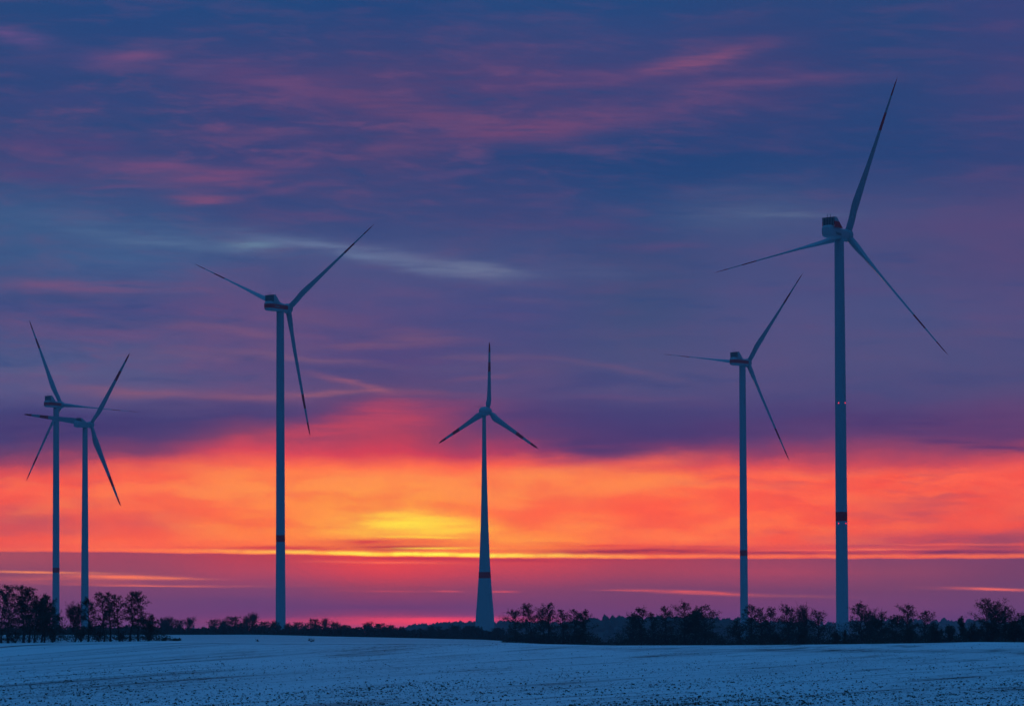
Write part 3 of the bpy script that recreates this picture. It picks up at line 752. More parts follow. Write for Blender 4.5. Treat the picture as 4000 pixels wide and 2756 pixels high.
def turbine(key):
    D, hx, hz, yaw, spin, Rr, tau, tpx, ov, cone = TURB[key]
    ps, ta = R(yaw), R(tau)
    k = kx(tpx)
    if ov is None:
        ov = (hx-k*D)/(math.sin(ps)-k*math.cos(ps))
        hub = Vector((hx, D, hz))
        bx, by = hx-ov*math.sin(ps), D-ov*math.cos(ps)
    else:
        by = D; bx = k*D; hub = Vector((bx+ov*math.sin(ps), by+ov*math.cos(ps), hz))
    g = gz(bx, by)
    root = empty('wind_turbine', (bx, by, g), math.pi/2-ps)
    tag(root, TLAB[key], 'wind turbine', 'wind turbines on the plain')
    hl = hz-g                                     # hub height above the foot
    px0 = tpx
    def zz(row): return zrow(row, by, px0)-g
    pm = F/by
    prof = sorted([(zz(r), w/2/pm) for r, w in WID[key]])
    ztop = hl-(2.35 if key != 'taper' else 1.5)
    zs = [p[0] for p in prof]; rs = [p[1] for p in prof]
    ext = lambda z: float(np.interp(z, zs, rs))
    prof = [(-.5, rs[0]*1.01)]+[(z, r) for z, r in prof if .5 < z < ztop-.5]+[(ztop, ext(ztop))]
    bands = dict(tall=[(2034, 1998.5)], short=[(2170.5, 2147.5)], third=[(2116, 2089)], first=[(2235, 2216)],
                 second=[], taper=[(2257, 2233)])[key]
    bands = [(zz(a), zz(b)) for a, b in bands]
    seams = dict(tall=[2345.6], short=[1858], third=[2370, 1830], first=[], second=[], taper=[1812])[key]
    tw = tower_mesh(prof, bands, [zz(s) for s in seams])
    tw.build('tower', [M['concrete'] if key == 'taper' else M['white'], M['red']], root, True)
    H = Vector((ov*math.cos(0), 0, hl))
    a = Vector((math.cos(ta), 0, math.sin(ta))); r = Vector((0, -1, 0)); u = r.cross(a)
    left = Vector((0, 1, 0))
    # --- nacelle, in its own tilted frame with the origin under the hub line above the tower
    tn = ta*.3
    an = Vector((math.cos(tn), 0, math.sin(tn))); un = Vector((-math.sin(tn), 0, math.cos(tn)))
    nm = mat4(an, left, un, H-an*ov+Vector((0, 0, -.25 if key == 'tall' else 0)))
    if key == 'taper':
        b = MB(); rings = []
        for t in np.linspace(-.985, .985, 22):
            q = math.sqrt(1-t*t)**(.9 if t < 0 else 1.05)
            rings.append(sup(1.1+5.3*t, 2.75*q, -2.75*q, 2.75*q, 2.0, 30))
        b.loft(rings); nac = b.build('nacelle', M['nacelle'], root, True); nac.matrix_local = nm
        b = MB(); b.tube([(-1.0, .5, 2.35), (-3.4, 1.5, 2.65), (-5.6, 2.6, 2.7)], [.09, .08, .07], 6); b.box((-5.8, 2.4, 2.5), (-5.4, 2.8, 2.95))
        b.build('sensor_boom', M['steel'], nac)
        b = MB()
        for y_ in (-.2, 1.0): b.box((-2.05, y_, 2.2), (-1.97, y_+.08, 4.1))
        b.box((-2.05, -.2, 4.02), (-1.97, 1.08, 4.1)); b.build('mast_frame', M['steel'], nac)
    else:
        rear = -11.6 if key != 'second' else -9.2
        fr = ov-1.9; hw = 2.4 if key != 'second' else 2.0
        zb, zt = (-2.25, 2.75) if key != 'second' else (-2.1, 2.0)
        b = MB()
        rings = [sup(rear, hw*.55, zb*.55, zt*.55, 2.6), sup(rear+.25, hw*.82, zb*.8, zt*.82, 3), sup(rear+.8, hw*.96, zb*.95, zt*.95, 3.6),
                 sup(rear+1.8, hw, zb, zt, 4.2), sup(rear+5.0, hw, zb, zt, 4.2), sup(rear+7.5, hw*.98, zb, zt*.92, 4),
                 sup(-1.2, hw*.96, zb, zt*.84, 3.6), sup(1.2, hw*.94, zb, zt*.82, 3.2), sup(fr-1.0, hw*.9, zb*.92, zt*.8, 2.8), sup(fr, hw*.9, -hw*.9, hw*.9, 2.1)]
        b.loft(rings)
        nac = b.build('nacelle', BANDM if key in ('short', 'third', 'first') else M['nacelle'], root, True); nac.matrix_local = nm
        # radiator that stands across the rear end of the roof, with raked side cheeks
        cw = 2.85 if key != 'second' else 2.0
        ch = 3.35 if key != 'second' else 1.9
        x0 = rear+2.5; rake = 0.0 if key != 'second' else 1.5
        z0 = zt-.15; z1 = zt+ch-.1
        b = MB()
        P = [(x0+rake, -cw*.9, z0), (x0+rake, cw*.9, z0), (x0, cw, z1), (x0, -cw, z1)]
        Q = [(x+.7, y_, z_) for x, y_, z_ in P]
        b.add(P+Q, [(0, 3, 2, 1), (4, 5, 6, 7), (0, 1, 5, 4), (1, 2, 6, 5), (2, 3, 7, 6), (3, 0, 4, 7)])
        cool = b.build('radiator', M['dark'], nac)
        b = MB()
        for i in range(7):
            yy = cw*(-.78+1.56*i/6)
            b.add([(x0+rake-.06, yy-.06, z0+.1), (x0+rake-.06, yy+.06, z0+.1), (x0-.06, yy+.06, z1-.15), (x0-.06, yy-.06, z1-.15),
                   (x0+rake+.02, yy-.06, z0+.1), (x0+rake+.02, yy+.06, z0+.1), (x0+.02, yy+.06, z1-.15), (x0+.02, yy-.06, z1-.15)],
                  [(0, 3, 2, 1), (4, 5, 6, 7), (0, 1, 5, 4), (1, 2, 6, 5), (2, 3, 7, 6), (3, 0, 4, 7)])
        b.build('radiator_fins', M['fin'], nac)
        tp = 1.5 if key != 'tall' else 2.1; ln = 4.9 if key != 'tall' else 6.2
        for sgn in (-1, 1):
            b = MB(); yo = sgn*(cw+.01); yi = sgn*(cw-.13)
            zm = z0+(z1-z0)*.5
            def xs(z_): return x0+rake*(z1-z_)/(z1-z0)-.05
            def xe(z_): return x0+tp+(ln-tp)*(z1-z_)/(z1-z0)
            lv = [z0-.75, zm, z1+.05]
            for q in range(2):
                za, zb_ = lv[q], lv[q+1]
                pts = [(xs(za), yo, za), (xe(za), yo, za), (xe(zb_), yo, zb_), (xs(zb_), yo, zb_),
                       (xs(za), yi, za), (xe(za), yi, za), (xe(zb_), yi, zb_), (xs(zb_), yi, zb_)]
                fs = [(0, 1, 2, 3), (7, 6, 5, 4), (0, 4, 5, 1), (1, 5, 6, 2), (2, 6, 7, 3), (3, 7, 4, 0)]
                b.add(pts, fs if sgn < 0 else [f[::-1] for f in fs], 1 if (q == 0 and key == 'tall') else 0)
            b.build('side_cheek', [M['nacelle'], M['red']], nac)
        for yy in (.55, -.75):
            b = MB(); b.tube([(x0+.35, yy, z1-.05), (x0+.35, yy, z1+1.45)], [.12, .09], 6); b.build('mast', M['steel'], nac)
        if key == 'tall':
            lettering('Vestas', nac, 1.9, (-5.0, -hw-.03, -.45), (Vector((1, 0, 0)), Vector((0, 0, 1)), Vector((0, -1, 0))), M['dark'])
        elif key == 'third':
            lettering('Vestas', nac, 1.6, (-5.6, -hw-.02, .15), (Vector((1, 0, 0)), Vector((0, 0, 1)), Vector((0, -1, 0))), M['nacelle'])
    # --- spinner and blades
    hr = {'taper': 2.3, 'second': 2.1}.get(key, 2.6)
    b = MB(); rings = []
    if key != 'taper':
        for x, q in ((-1.7, .80), (-1.4, .98), (-.6, 1.06), (.6, 1.04), (1.4, .86), (2.1, .55), (2.5, .15)):
            rings.append(sup(x, hr*q, -hr*q, hr*q, 2.0, 28))
    else:
        for x, q in ((-1.2, .99), (-.4, 1.02), (.8, .96), (1.6, .78), (2.2, .5), (2.45, .15)):
            rings.append(sup(x, hr*q, -hr*q, hr*q, 2.0, 28))
    b.loft(rings)
    sp_ = b.build('spinner', M['nacelle'], root, True); sp_.matrix_local = mat4(a, left, u, H)
    feather = key in ('tall', 'short', 'third', 'first')
    ch = LONG if feather else (WIDE2 if key == 'second' else WIDE4)
    twl = [(s, R(d)) for s, d in (FEATH if feather else RUN)]
    bd = [(.885, 1.0), (.66, .775)] if key != 'taper' else [(.85, 1.0), (.56, .70)]
    if key == 'second': bd = [(.88, 1.0), (.62, .75)]
    bm = blade_mesh(Rr, hr*.6, ch, twl, bd, 0.0)
    me = None
    for i in range(3):
        th = R(spin+120*i)
        sdir = (math.sin(th)*r+math.cos(th)*u+cone*a).normalized()
        t = math.cos(th)*r-math.sin(th)*u
        X = (t-sdir*t.dot(sdir)).normalized()       # trailing edge side at zero pitch
        Y = sdir.cross(X)                           # equals -a or +a
        if me is None:
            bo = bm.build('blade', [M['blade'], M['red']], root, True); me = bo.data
            if Y.dot(a) > 0:                        # pitch turns the trailing edge downwind
                for v in me.vertices: v.co.y = -v.co.y
                me.flip_normals()
        else:
            bo = link(bpy.data.objects.new('blade', me), root)
        bo.matrix_local = mat4(X, Y, sdir, H)
    # --- red obstruction lamps on the tallest tower
    if key == 'tall':
        for row in (1572.5, 2043.5):
            z = zz(row); rr_ = ext(z)
            for ppx in ((3276.5, 3302.8) if row < 1800 else (3276.0, 3305.0)):
                off = (ppx-(3286.5 if row < 1800 else 3290.0))/pm
                wx, wy = off, -math.sqrt(max(.01, rr_**2-off**2))-.12
                c_, s_ = math.cos(-(math.pi/2-ps)), math.sin(-(math.pi/2-ps))
                lx, ly = wx*c_-wy*s_, wx*s_+wy*c_
                b = MB()
                b.loft([ring(.15, z-.22, 10)+np.array([lx, ly, 0]), ring(.20, z-.10, 10)+np.array([lx, ly, 0]),
                        ring(.20, z+.10, 10)+np.array([lx, ly, 0]), ring(.10, z+.22, 10)+np.array([lx, ly, 0])])
                b.build('obstruction_lamp', lamp, root, True)
    return root
for kname in TURB: turbine(kname)

# ------------------------------------------------------------------ sky
GLOW_AZ, GLOW_EL = R(-2.5), R(1.5)
YS = [0, 300, 600, 850, 1000, 1200, 1400, 1520, 1620, 1700, 1760, 1810, 1860, 1930, 2000, 2060, 2110, 2150]
YB = [2175, 2230, 2300, 2370, 2410, 2440]
COLS = {
0: [(40,72,124),(48,70,122),(60,72,122),(58,88,134),(62,88,134),(72,78,128),(76,86,132),(88,86,132),(70,70,122),(80,66,116),(110,66,108),(165,70,98),(232,86,84),(252,98,80),(228,90,86),(215,86,90),(242,92,84),(225,88,88),
    (165,78,98),(140,74,104),(128,74,112),(112,70,118),(104,68,120),(100,70,125)],
500: [(38,72,126),(46,70,122),(62,72,122),(58,82,130),(66,92,138),(74,76,128),(80,86,132),(95,86,130),(72,68,120),(84,64,114),(125,66,106),(215,82,88),(250,100,80),(255,118,80),(252,104,78),(240,98,84),(255,108,80),(245,96,84),
    (160,72,98),(150,74,102),(120,70,112),(108,68,118),(108,68,120),(104,68,122)],
1000: [(36,72,125),(60,68,120),(58,68,120),(62,74,124),(68,82,130),(92,78,126),(92,78,126),(100,80,125),(78,66,118),(135,68,104),(225,76,88),(255,108,78),(255,135,78),(255,142,78),(255,128,74),(255,128,72),(255,125,76),(255,112,76),
    (185,68,88),(175,72,98),(125,70,112),(105,66,118),(115,66,118),(125,68,118)],
1500: [(35,70,124),(70,68,118),(66,68,118),(60,74,124),(72,82,130),(82,78,128),(82,72,124),(90,74,120),(112,64,110),(165,66,96),(210,66,88),(255,108,80),(255,146,80),(255,152,76),(255,162,58),(255,180,48),(255,140,60),(255,120,60),
    (235,75,75),(215,70,85),(150,68,100),(108,64,116),(150,66,110),(170,70,115)],
2000: [(38,72,125),(78,68,118),(46,68,120),(62,72,122),(68,80,128),(72,76,128),(78,76,125),(84,76,124),(84,64,116),(120,64,108),(180,64,96),(252,98,80),(255,136,80),(255,140,78),(255,112,76),(255,130,74),(255,150,70),(255,125,70),
    (215,72,84),(190,70,92),(135,68,106),(110,66,116),(118,66,120),(112,66,120)],
2500: [(38,72,125),(66,68,120),(36,68,120),(50,74,124),(62,76,123),(65,78,123),(76,80,125),(84,80,126),(72,66,118),(76,60,114),(120,62,106),(225,84,86),(255,128,78),(255,120,76),(255,98,74),(255,112,78),(255,112,78),(240,85,80),
    (175,68,92),(165,70,96),(120,68,108),(112,66,114),(106,66,120),(104,68,122)],
3000: [(44,70,122),(62,66,118),(40,68,120),(66,82,128),(70,78,126),(76,80,128),(84,80,126),(82,76,124),(76,68,120),(95,64,114),(150,66,102),(228,84,86),(255,105,80),(255,100,78),(255,100,76),(255,112,78),(250,100,80),(225,82,86),
    (150,70,100),(165,72,100),(122,68,108),(110,66,116),(105,66,120),(100,68,122)],
3500: [(42,70,122),(46,68,120),(42,68,120),(72,78,126),(74,76,124),(74,80,128),(80,80,126),(76,76,124),(86,68,118),(112,66,112),(145,68,104),(200,76,92),(255,104,80),(252,100,78),(240,90,82),(246,95,80),(215,82,90),(215,80,90),
    (130,70,106),(140,72,104),(115,68,110),(112,68,116),(104,66,118),(98,68,122)],
4000: [(56,68,122),(60,68,120),(52,68,120),(80,74,122),(80,74,122),(82,78,126),(76,78,125),(84,76,122),(96,68,116),(105,62,110),(170,72,98),(215,80,90),(250,95,82),(246,95,80),(240,95,80),(215,84,88),(170,76,98),(185,78,95),
    (122,68,106),(120,68,106),(110,68,110),(105,68,116),(98,66,120),(95,68,122)],
}
# cloud bands: column, row, half length, half thickness, slope, colour, strength
BANDS = [
 (50,125,130,24,.15,(110,75,130),.7),(480,208,110,28,-.22,(155,82,122),.7),(350,220,260,48,.02,(72,72,125),.6),
 (1000,300,380,75,.14,(92,70,120),.6),(1130,322,130,26,.02,(115,72,120),.5),(760,262,110,24,-.1,(100,72,122),.5),
 (2700,235,240,32,-.22,(146,76,114),.75),(3000,315,340,24,-.06,(114,70,116),.65),(2330,305,200,50,.0,(72,68,120),.5),
 (1700,430,480,40,.2,(118,68,112),.6),(2150,485,460,40,-.12,(124,68,112),.65),(2450,440,240,40,-.15,(100,68,116),.45),
 (580,645,230,26,.06,(128,72,118),.6),(850,690,220,32,-.1,(130,72,116),.7),(480,725,180,10,-.08,(112,70,118),.5),
 (810,770,110,18,-.06,(140,74,114),.75),(1520,585,130,26,-.15,(112,70,114),.6),(1000,515,180,22,-.05,(110,70,116),.55),
 (300,560,260,34,.05,(82,68,120),.6),(300,380,300,40,.0,(62,70,124),.5),(1150,735,160,16,-.15,(104,70,118),.5),(1800,665,150,16,-.12,(100,70,120),.5),
 (150,660,200,40,.12,(85,68,120),.5),(1250,840,200,18,.08,(80,72,122),.4),
 (430,890,520,56,.1,(68,94,138),.7),(1000,953,110,14,.04,(112,126,154),.75),(1350,980,360,22,.17,(108,114,152),.75),
 (1840,1040,190,22,.1,(128,124,154),.65),(1600,1010,260,30,.15,(95,102,142),.5),(700,935,300,22,.12,(88,112,150),.5),
 (2300,1050,200,30,.05,(80,88,132),.5),
 (2900,830,270,55,.0,(74,90,132),.6),(3060,835,210,10,.0,(104,108,142),.5),(2800,735,200,16,-.05,(64,84,130),.5),
 (2600,640,500,60,.05,(34,68,120),.5),(3400,480,300,120,.1,(40,68,120),.4),
 (300,1108,260,24,.04,(126,78,120),.75),(720,1120,110,14,.0,(112,76,120),.5),(250,1152,210,22,.03,(54,74,124),.6),
 (120,1190,200,12,.02,(70,78,130),.4),(500,1250,300,20,.05,(64,76,126),.45),
 (450,1300,350,28,.08,(116,76,122),.6),(1250,1240,160,22,.1,(120,76,116),.55),(1650,1312,160,22,.05,(124,78,116),.5),(1050,1350,200,16,.1,(110,76,120),.45),
 (150,1440,270,14,.03,(102,88,130),.5),(900,1290,260,18,.1,(132,80,118),.6),(1150,1400,320,14,.08,(134,84,118),.6),(1500,1335,220,14,-.05,(130,80,116),.55),(700,1392,280,15,.06,(130,82,120),.55),(1900,1400,220,14,.05,(120,80,118),.5),(1650,1530,260,12,.02,(112,78,118),.5),(1900,1480,160,10,-.04,(116,80,120),.5),(650,1532,360,18,.06,(140,88,116),.65),(850,1470,150,30,.05,(70,80,130),.5),
 (1390,1500,140,10,.25,(158,92,116),.7),(1270,1527,160,9,-.03,(152,92,116),.7),(1000,1545,160,10,.0,(148,92,118),.6),
 (1250,1440,200,20,.1,(66,72,124),.55),(2450,1482,260,20,.05,(62,70,122),.65),(2230,1508,180,16,-.15,(66,70,122),.5),
 (2400,1440,260,12,.12,(114,78,118),.5),(2420,1545,240,10,.0,(104,80,124),.5),(1750,1440,200,20,.0,(96,76,122),.45),(2080,1455,150,14,-.05,(104,76,118),.45),
 (250,1665,520,52,-.05,(66,58,112),.75),(3500,1650,460,50,.02,(76,58,112),.7),(2750,1680,300,44,-.04,(76,58,112),.5),(900,1580,360,30,.0,(74,68,120),.6),
 (2330,1650,340,90,.0,(70,64,118),.6),(2310,1735,210,62,.0,(82,60,112),.85),(2560,1800,170,30,-.1,(255,112,80),.5),(1150,1690,300,30,-.16,(196,72,92),.45),(420,1765,300,26,-.09,(120,66,106),.5),(3000,1600,400,30,.0,(76,68,120),.35),
 (3700,1718,120,9,.0,(90,58,110),.65),(3940,1738,210,13,.03,(86,56,108),.7),(3700,1480,160,28,.0,(68,72,122),.55),(3900,1300,200,14,.0,(104,74,116),.4),
 (3300,1130,300,14,.0,(92,74,122),.35),(2600,960,200,16,-.03,(92,74,122),.4),(2350,880,200,30,.05,(84,70,120),.45),(2100,1160,250,14,.04,(96,76,122),.4),
 (3700,880,300,40,.0,(92,72,120),.4),
 (1330,1690,420,52,-.2,(198,70,94),.5),(1520,1618,150,58,-.12,(192,72,98),.5),(1590,2040,135,36,.0,(255,224,20),1.15),(1730,2056,150,26,.0,(255,214,28),1.0),(1450,2075,160,20,.0,(255,185,45),.5),
 (2130,2000,90,52,.0,(255,92,74),.65),(2600,1960,210,38,-.03,(255,90,72),.5),(860,1990,100,34,.0,(255,96,76),.45),
 (2250,2040,120,40,.0,(255,142,78),.5),(2450,1890,190,26,-.08,(255,140,78),.5),(1250,1850,250,30,-.03,(255,140,78),.3),
 (150,2040,190,38,.0,(190,78,96),.55),(550,2030,150,28,.0,(200,82,92),.45),
 (3600,1975,210,28,.0,(222,86,86),.5),(3750,2108,270,26,-.02,(146,70,102),.6),(3850,2035,90,26,.0,(250,100,82),.5),(3920,1955,80,20,.15,(252,100,82),.5),
 (1450,2116,190,11,.0,(214,70,74),.95),(1500,2140,230,9,.0,(186,56,78),1.2),(1150,2142,240,9,.0,(204,64,78),1.0),(2500,2154,350,12,.0,(168,58,82),1.15),(1640,2112,90,8,.03,(240,96,64),.6),(2300,2131,200,5,.0,(220,72,76),.7),
 (3150,2161,280,7,.0,(152,58,90),1.1),(3480,2131,200,5,.0,(178,74,96),.7),(3800,2156,280,9,.0,(132,58,98),1.1),(3900,2136,150,6,.0,(140,64,100),.6),
 (3300,2147,300,3,-.01,(255,118,90),.7),(3700,2126,260,3,.0,(248,108,90),.7),(900,2143,300,7,.0,(220,76,80),.6),(2750,2136,150,4,.0,(190,70,86),.6),
 (1650,2098,150,4,.02,(255,214,46),.8),(1720,2142,160,4,.0,(255,208,46),.8),(2050,2135,120,5,.0,(255,120,70),.5),(2150,2120,120,4,.0,(225,80,76),.5),
 (700,2146,200,3,.0,(255,120,80),.5),
]
LOW = [
 (1600,2180,340,6,.01,(190,58,80),.85),(1500,2195,220,4,.01,(255,116,90),.65),(2050,2187,220,6,.01,(182,60,84),.8),(2400,2182,200,4,.0,(150,60,92),.6),
 (150,2233,210,4,.01,(252,140,96),.9),(460,2251,180,7,.02,(255,122,94),.95),(260,2262,320,10,.01,(200,94,98),.6),(640,2257,130,4,.01,(245,125,95),.8),(610,2286,210,3,.01,(235,112,100),.7),
 (330,2278,250,5,.01,(190,88,100),.5),(900,2285,250,3,.01,(180,88,104),.5),
 (2720,2313,180,6,.04,(250,100,92),.95),(2480,2305,130,2.5,.01,(215,90,98),.7),(3870,2299,160,5,.03,(235,106,104),.95),(1960,2309,55,3.5,.0,(228,88,102),.75),(1740,2308,45,3.5,.0,(222,88,104),.7),(1500,2309,150,3,.0,(200,80,102),.5),
 (3080,2326,220,5,.02,(150,82,106),.55),(3500,2290,250,16,.0,(130,72,104),.4),(900,2345,300,14,.0,(100,68,118),.4),
 (1650,2424,300,13,.0,(255,72,104),1.0),(1300,2426,340,12,.0,(190,70,110),.6),
]
def build_world():
    w = bpy.data.worlds.new('World'); S.world = w; w.use_nodes = True
    nt = w.node_tree; N, L = nt.nodes, nt.links; N.clear()
    out = N.new('ShaderNodeOutputWorld'); bg = N.new('ShaderNodeBackground'); L.new(bg.outputs[0], out.inputs[0])
    def put(sock, v):
        if hasattr(v, 'links'): L.new(v, sock)
        else: sock.default_value = v
    def m_(op, a, b=None, c=None, clamp=False):
        n = N.new('ShaderNodeMath'); n.operation = op; n.use_clamp = clamp
        for i, v in enumerate((a, b, c)):
            if v is not None: put(n.inputs[i], v)
        return n.outputs[0]
    def mr(v, a, b, c=0.0, d=1.0, smooth=True):
        n = N.new('ShaderNodeMapRange'); n.interpolation_type = 'SMOOTHSTEP' if smooth else 'LINEAR'
        put(n.inputs['Value'], v)
        for k, q in (('From Min', a), ('From Max', b), ('To Min', c), ('To Max', d)): put(n.inputs[k], q)
        return n.outputs[0]
    def mix(f, a, b):
        n = N.new('ShaderNodeMix'); n.data_type = 'RGBA'; put(n.inputs[0], f)
        for i, v in ((6, a), (7, b)):
            if isinstance(v, tuple): n.inputs[i].default_value = (*v, 1) if len(v) == 3 else v
            else: L.new(v, n.inputs[i])
        return n.outputs[2]
    def vm(op, a, b=None):
        n = N.new('ShaderNodeVectorMath'); n.operation = op; put(n.inputs[0], a)
        if b is not None: put(n.inputs[1], b)
        return n.outputs['Value'] if op == 'DOT_PRODUCT' else n.outputs[0]
    def comb(x, y, z=0.0):
        n = N.new('ShaderNodeCombineXYZ'); put(n.inputs[0], x); put(n.inputs[1], y); put(n.inputs[2], z); return n.outputs[0]
    def noise(v, sc, det=3, rough=.55, colour=False):
        n = N.new('ShaderNodeTexNoise'); put(n.inputs['Vector'], v); n.inputs['Scale'].default_value = sc
        n.inputs['Detail'].default_value = det; n.inputs['Roughness'].default_value = rough
        return n.outputs['Color' if colour else 'Fac']
    tc = N.new('ShaderNodeTexCoord'); sp = N.new('ShaderNodeSeparateXYZ'); L.new(tc.outputs['Generated'], sp.inputs[0])
    dx, dy, dz = sp.outputs
    yc = m_('MAXIMUM', dy, .05)
    # bearing and height of the view ray on the eastern sky, in thousandths of a 85 mm frame
    s = m_('MULTIPLY_ADD', m_('DIVIDE', dx, yc), F, 2000.0)
    t = m_('MULTIPLY_ADD', m_('DIVIDE', dz, yc), -F, 2440.0)
    t = m_('SUBTRACT', t, m_('MULTIPLY', m_('SUBTRACT', s, 2000.0), .0042))
    p = comb(s, t)
    # wind-torn edges: two scales of sideways stretched warping, weaker near the horizon
    amp = mr(t, 1500.0, 2150.0, 1.0, .28)
    w1 = vm('SUBTRACT', noise(comb(m_('MULTIPLY', s, 1/520), m_('MULTIPLY', t, 1/170)), 1.0, 2, .5, True), (.5, .5, .5))
    w2 = vm('SUBTRACT', noise(comb(m_('MULTIPLY', s, 1/150), m_('MULTIPLY', t, 1/34)), 1.0, 4, .6, True), (.5, .5, .5))
    wv = vm('ADD', vm('MULTIPLY', w1, (230, 78, 0)), vm('MULTIPLY', w2, (130, 26, 0)))
    sc = N.new('ShaderNodeVectorMath'); sc.operation = 'SCALE'; L.new(wv, sc.inputs[0]); L.new(amp, sc.inputs['Scale'])
    pw = vm('ADD', p, sc.outputs[0])
    sc2 = N.new('ShaderNodeVectorMath'); sc2.operation = 'SCALE'; L.new(wv, sc2.inputs[0]); L.new(m_('MULTIPLY', amp, .55), sc2.inputs['Scale'])
    ps = vm('ADD', p, sc2.outputs[0])
    spp = N.new('ShaderNodeSeparateXYZ'); L.new(ps, spp.inputs[0]); s2, t2 = spp.outputs[0], spp.outputs[1]
    edge = m_('SUBTRACT', noise(comb(m_('MULTIPLY', s, 1/430), m_('MULTIPLY', t, 1/210)), 1.0, 4, .5), .5)
    edge = m_('MULTIPLY', edge, m_('MULTIPLY', mr(t, 1450.0, 1700.0, 0.0, 150.0), mr(t, 2060.0, 1900.0)))
    t2 = m_('ADD', t2, edge)
    wl = noise(comb(m_('MULTIPLY', s, 1/300), m_('MULTIPLY', t, 1/24)), 1.0, 4, .6)
    streak = noise(comb(m_('MULTIPLY', s2, 1/420), m_('MULTIPLY', t2, 1/60)), 1.0, 5, .6)
    def column_set(ys, a, b, y0, y1):
        fac = mr(t2, y0, y1, 0.0, 1.0, False)
        res = None; prev = 0
        for x in sorted(COLS):
            r = N.new('ShaderNodeValToRGB'); r.color_ramp.interpolation = 'LINEAR'
            cr = r.color_ramp
            cols = COLS[x][a:b]
            while len(cr.elements) < len(ys): cr.elements.new(.5)
            for e, yv in zip(cr.elements, ys): e.position = (yv-y0)/(y1-y0)
            for e, yv, c in zip(sorted(cr.elements, key=lambda q: q.position), ys, cols): e.color = (*lin(c), 1)
            if res is None: L.new(fac, r.inputs[0])
            else:
                ss = N.new('ShaderNodeSeparateXYZ'); L.new(res, ss.inputs[0])
                L.new(m_('MULTIPLY_ADD', ss.outputs[0], 1e-9, fac), r.inputs[0])
            if res is None: res = r.outputs[0]
            else: res = mix(mr(s2, float(prev), float(x)), res, r.outputs[0])
            prev = x
        return res
    high = column_set(YS, 0, len(YS), 0.0, 2160.0)
    low = column_set(YB, len(YS), len(YS)+len(YB), 2160.0, 2450.0)
    # fine veils in the upper cloud deck
    veil = mr(streak, .48, .72)
    veil = m_('MULTIPLY', veil, mr(t, 1750.0, 1500.0))
    high = mix(m_('MULTIPLY', veil, .12), high, lin((122, 74, 116)))
    gap = m_('MULTIPLY', mr(streak, .46, .28), mr(t, 1650.0, 1450.0))
    high = mix(m_('MULTIPLY', gap, .30), high, lin((40, 70, 124)))
    mod = mr(wl, .28, .62, .35, 1.15)
    # where the upper deck catches the light: fine fibres, and blue holes between them
    def blob(x, y, a, h, ref):
        mp = N.new('ShaderNodeMapping'); mp.vector_type = 'TEXTURE'
        mp.inputs['Location'].default_value = (x, y, 0); mp.inputs['Scale'].default_value = (a, h, 1); L.new(ref, mp.inputs['Vector'])
        return m_('POWER', .42, vm('DOT_PRODUCT', mp.outputs[0], mp.outputs[0]))
    lit = m_('ADD', blob(900, 520, 1000, 330, p), m_('ADD', blob(500, 1330, 900, 210, p), blob(2250, 400, 600, 190, p)), clamp=True)
    shear = m_('MULTIPLY_ADD', s2, -.05, t2)
    nf = N.new('ShaderNodeTexNoise'); nf.inputs['Scale'].default_value = 1.0; nf.inputs['Detail'].default_value = 6
    nf.inputs['Roughness'].default_value = .62; nf.inputs['Distortion'].default_value = .25
    L.new(comb(m_('MULTIPLY', s2, 1/330), m_('MULTIPLY', shear, 1/72)), nf.inputs['Vector'])
    fib = m_('MULTIPLY', mr(nf.outputs['Fac'], .47, .72), m_('MULTIPLY_ADD', lit, .85, .12))
    fib = m_('MULTIPLY', fib, mr(t, 1620.0, 1480.0))
    hole = m_('MULTIPLY', mr(nf.outputs['Fac'], .47, .27), mr(t, 1620.0, 1420.0))
    high = mix(m_('MULTIPLY', fib, .55), high, lin((124, 80, 121)))
    high = mix(m_('MULTIPLY', hole, m_('MULTIPLY_ADD', lit, .62, .06)), high, lin((36, 70, 122)))
    # mottled underside of the glowing band
    ng = noise(comb(m_('MULTIPLY', s2, 1/330), m_('MULTIPLY', t2, 1/74)), 1.0, 5, .55)
    ing = m_('MULTIPLY', mr(t2, 1800.0, 1880.0), mr(t2, 2165.0, 2100.0))
    far_ = m_('POWER', m_('DIVIDE', m_('SUBTRACT', s, 1550.0), 1500.0), 2.0)
    cor = m_('MULTIPLY', m_('MULTIPLY', mr(ng, .44, .66), ing), m_('MULTIPLY_ADD', far_, .28, .42), clamp=True)
    high = mix(cor, high, lin((243, 84, 76)))
    high = mix(m_('MULTIPLY', m_('MULTIPLY', mr(ng, .50, .30), ing), m_('SUBTRACT', .45, m_('MULTIPLY', far_, .2)), clamp=True), high, lin((255, 142, 82)))
    dusk = m_('MULTIPLY', m_('MULTIPLY', mr(streak, .50, .70), ing), m_('MULTIPLY', mr(m_('ABSOLUTE', m_('SUBTRACT', s, 1600.0)), 500.0, 2000.0), .62))
    high = mix(dusk, high, lin((176, 78, 96)))
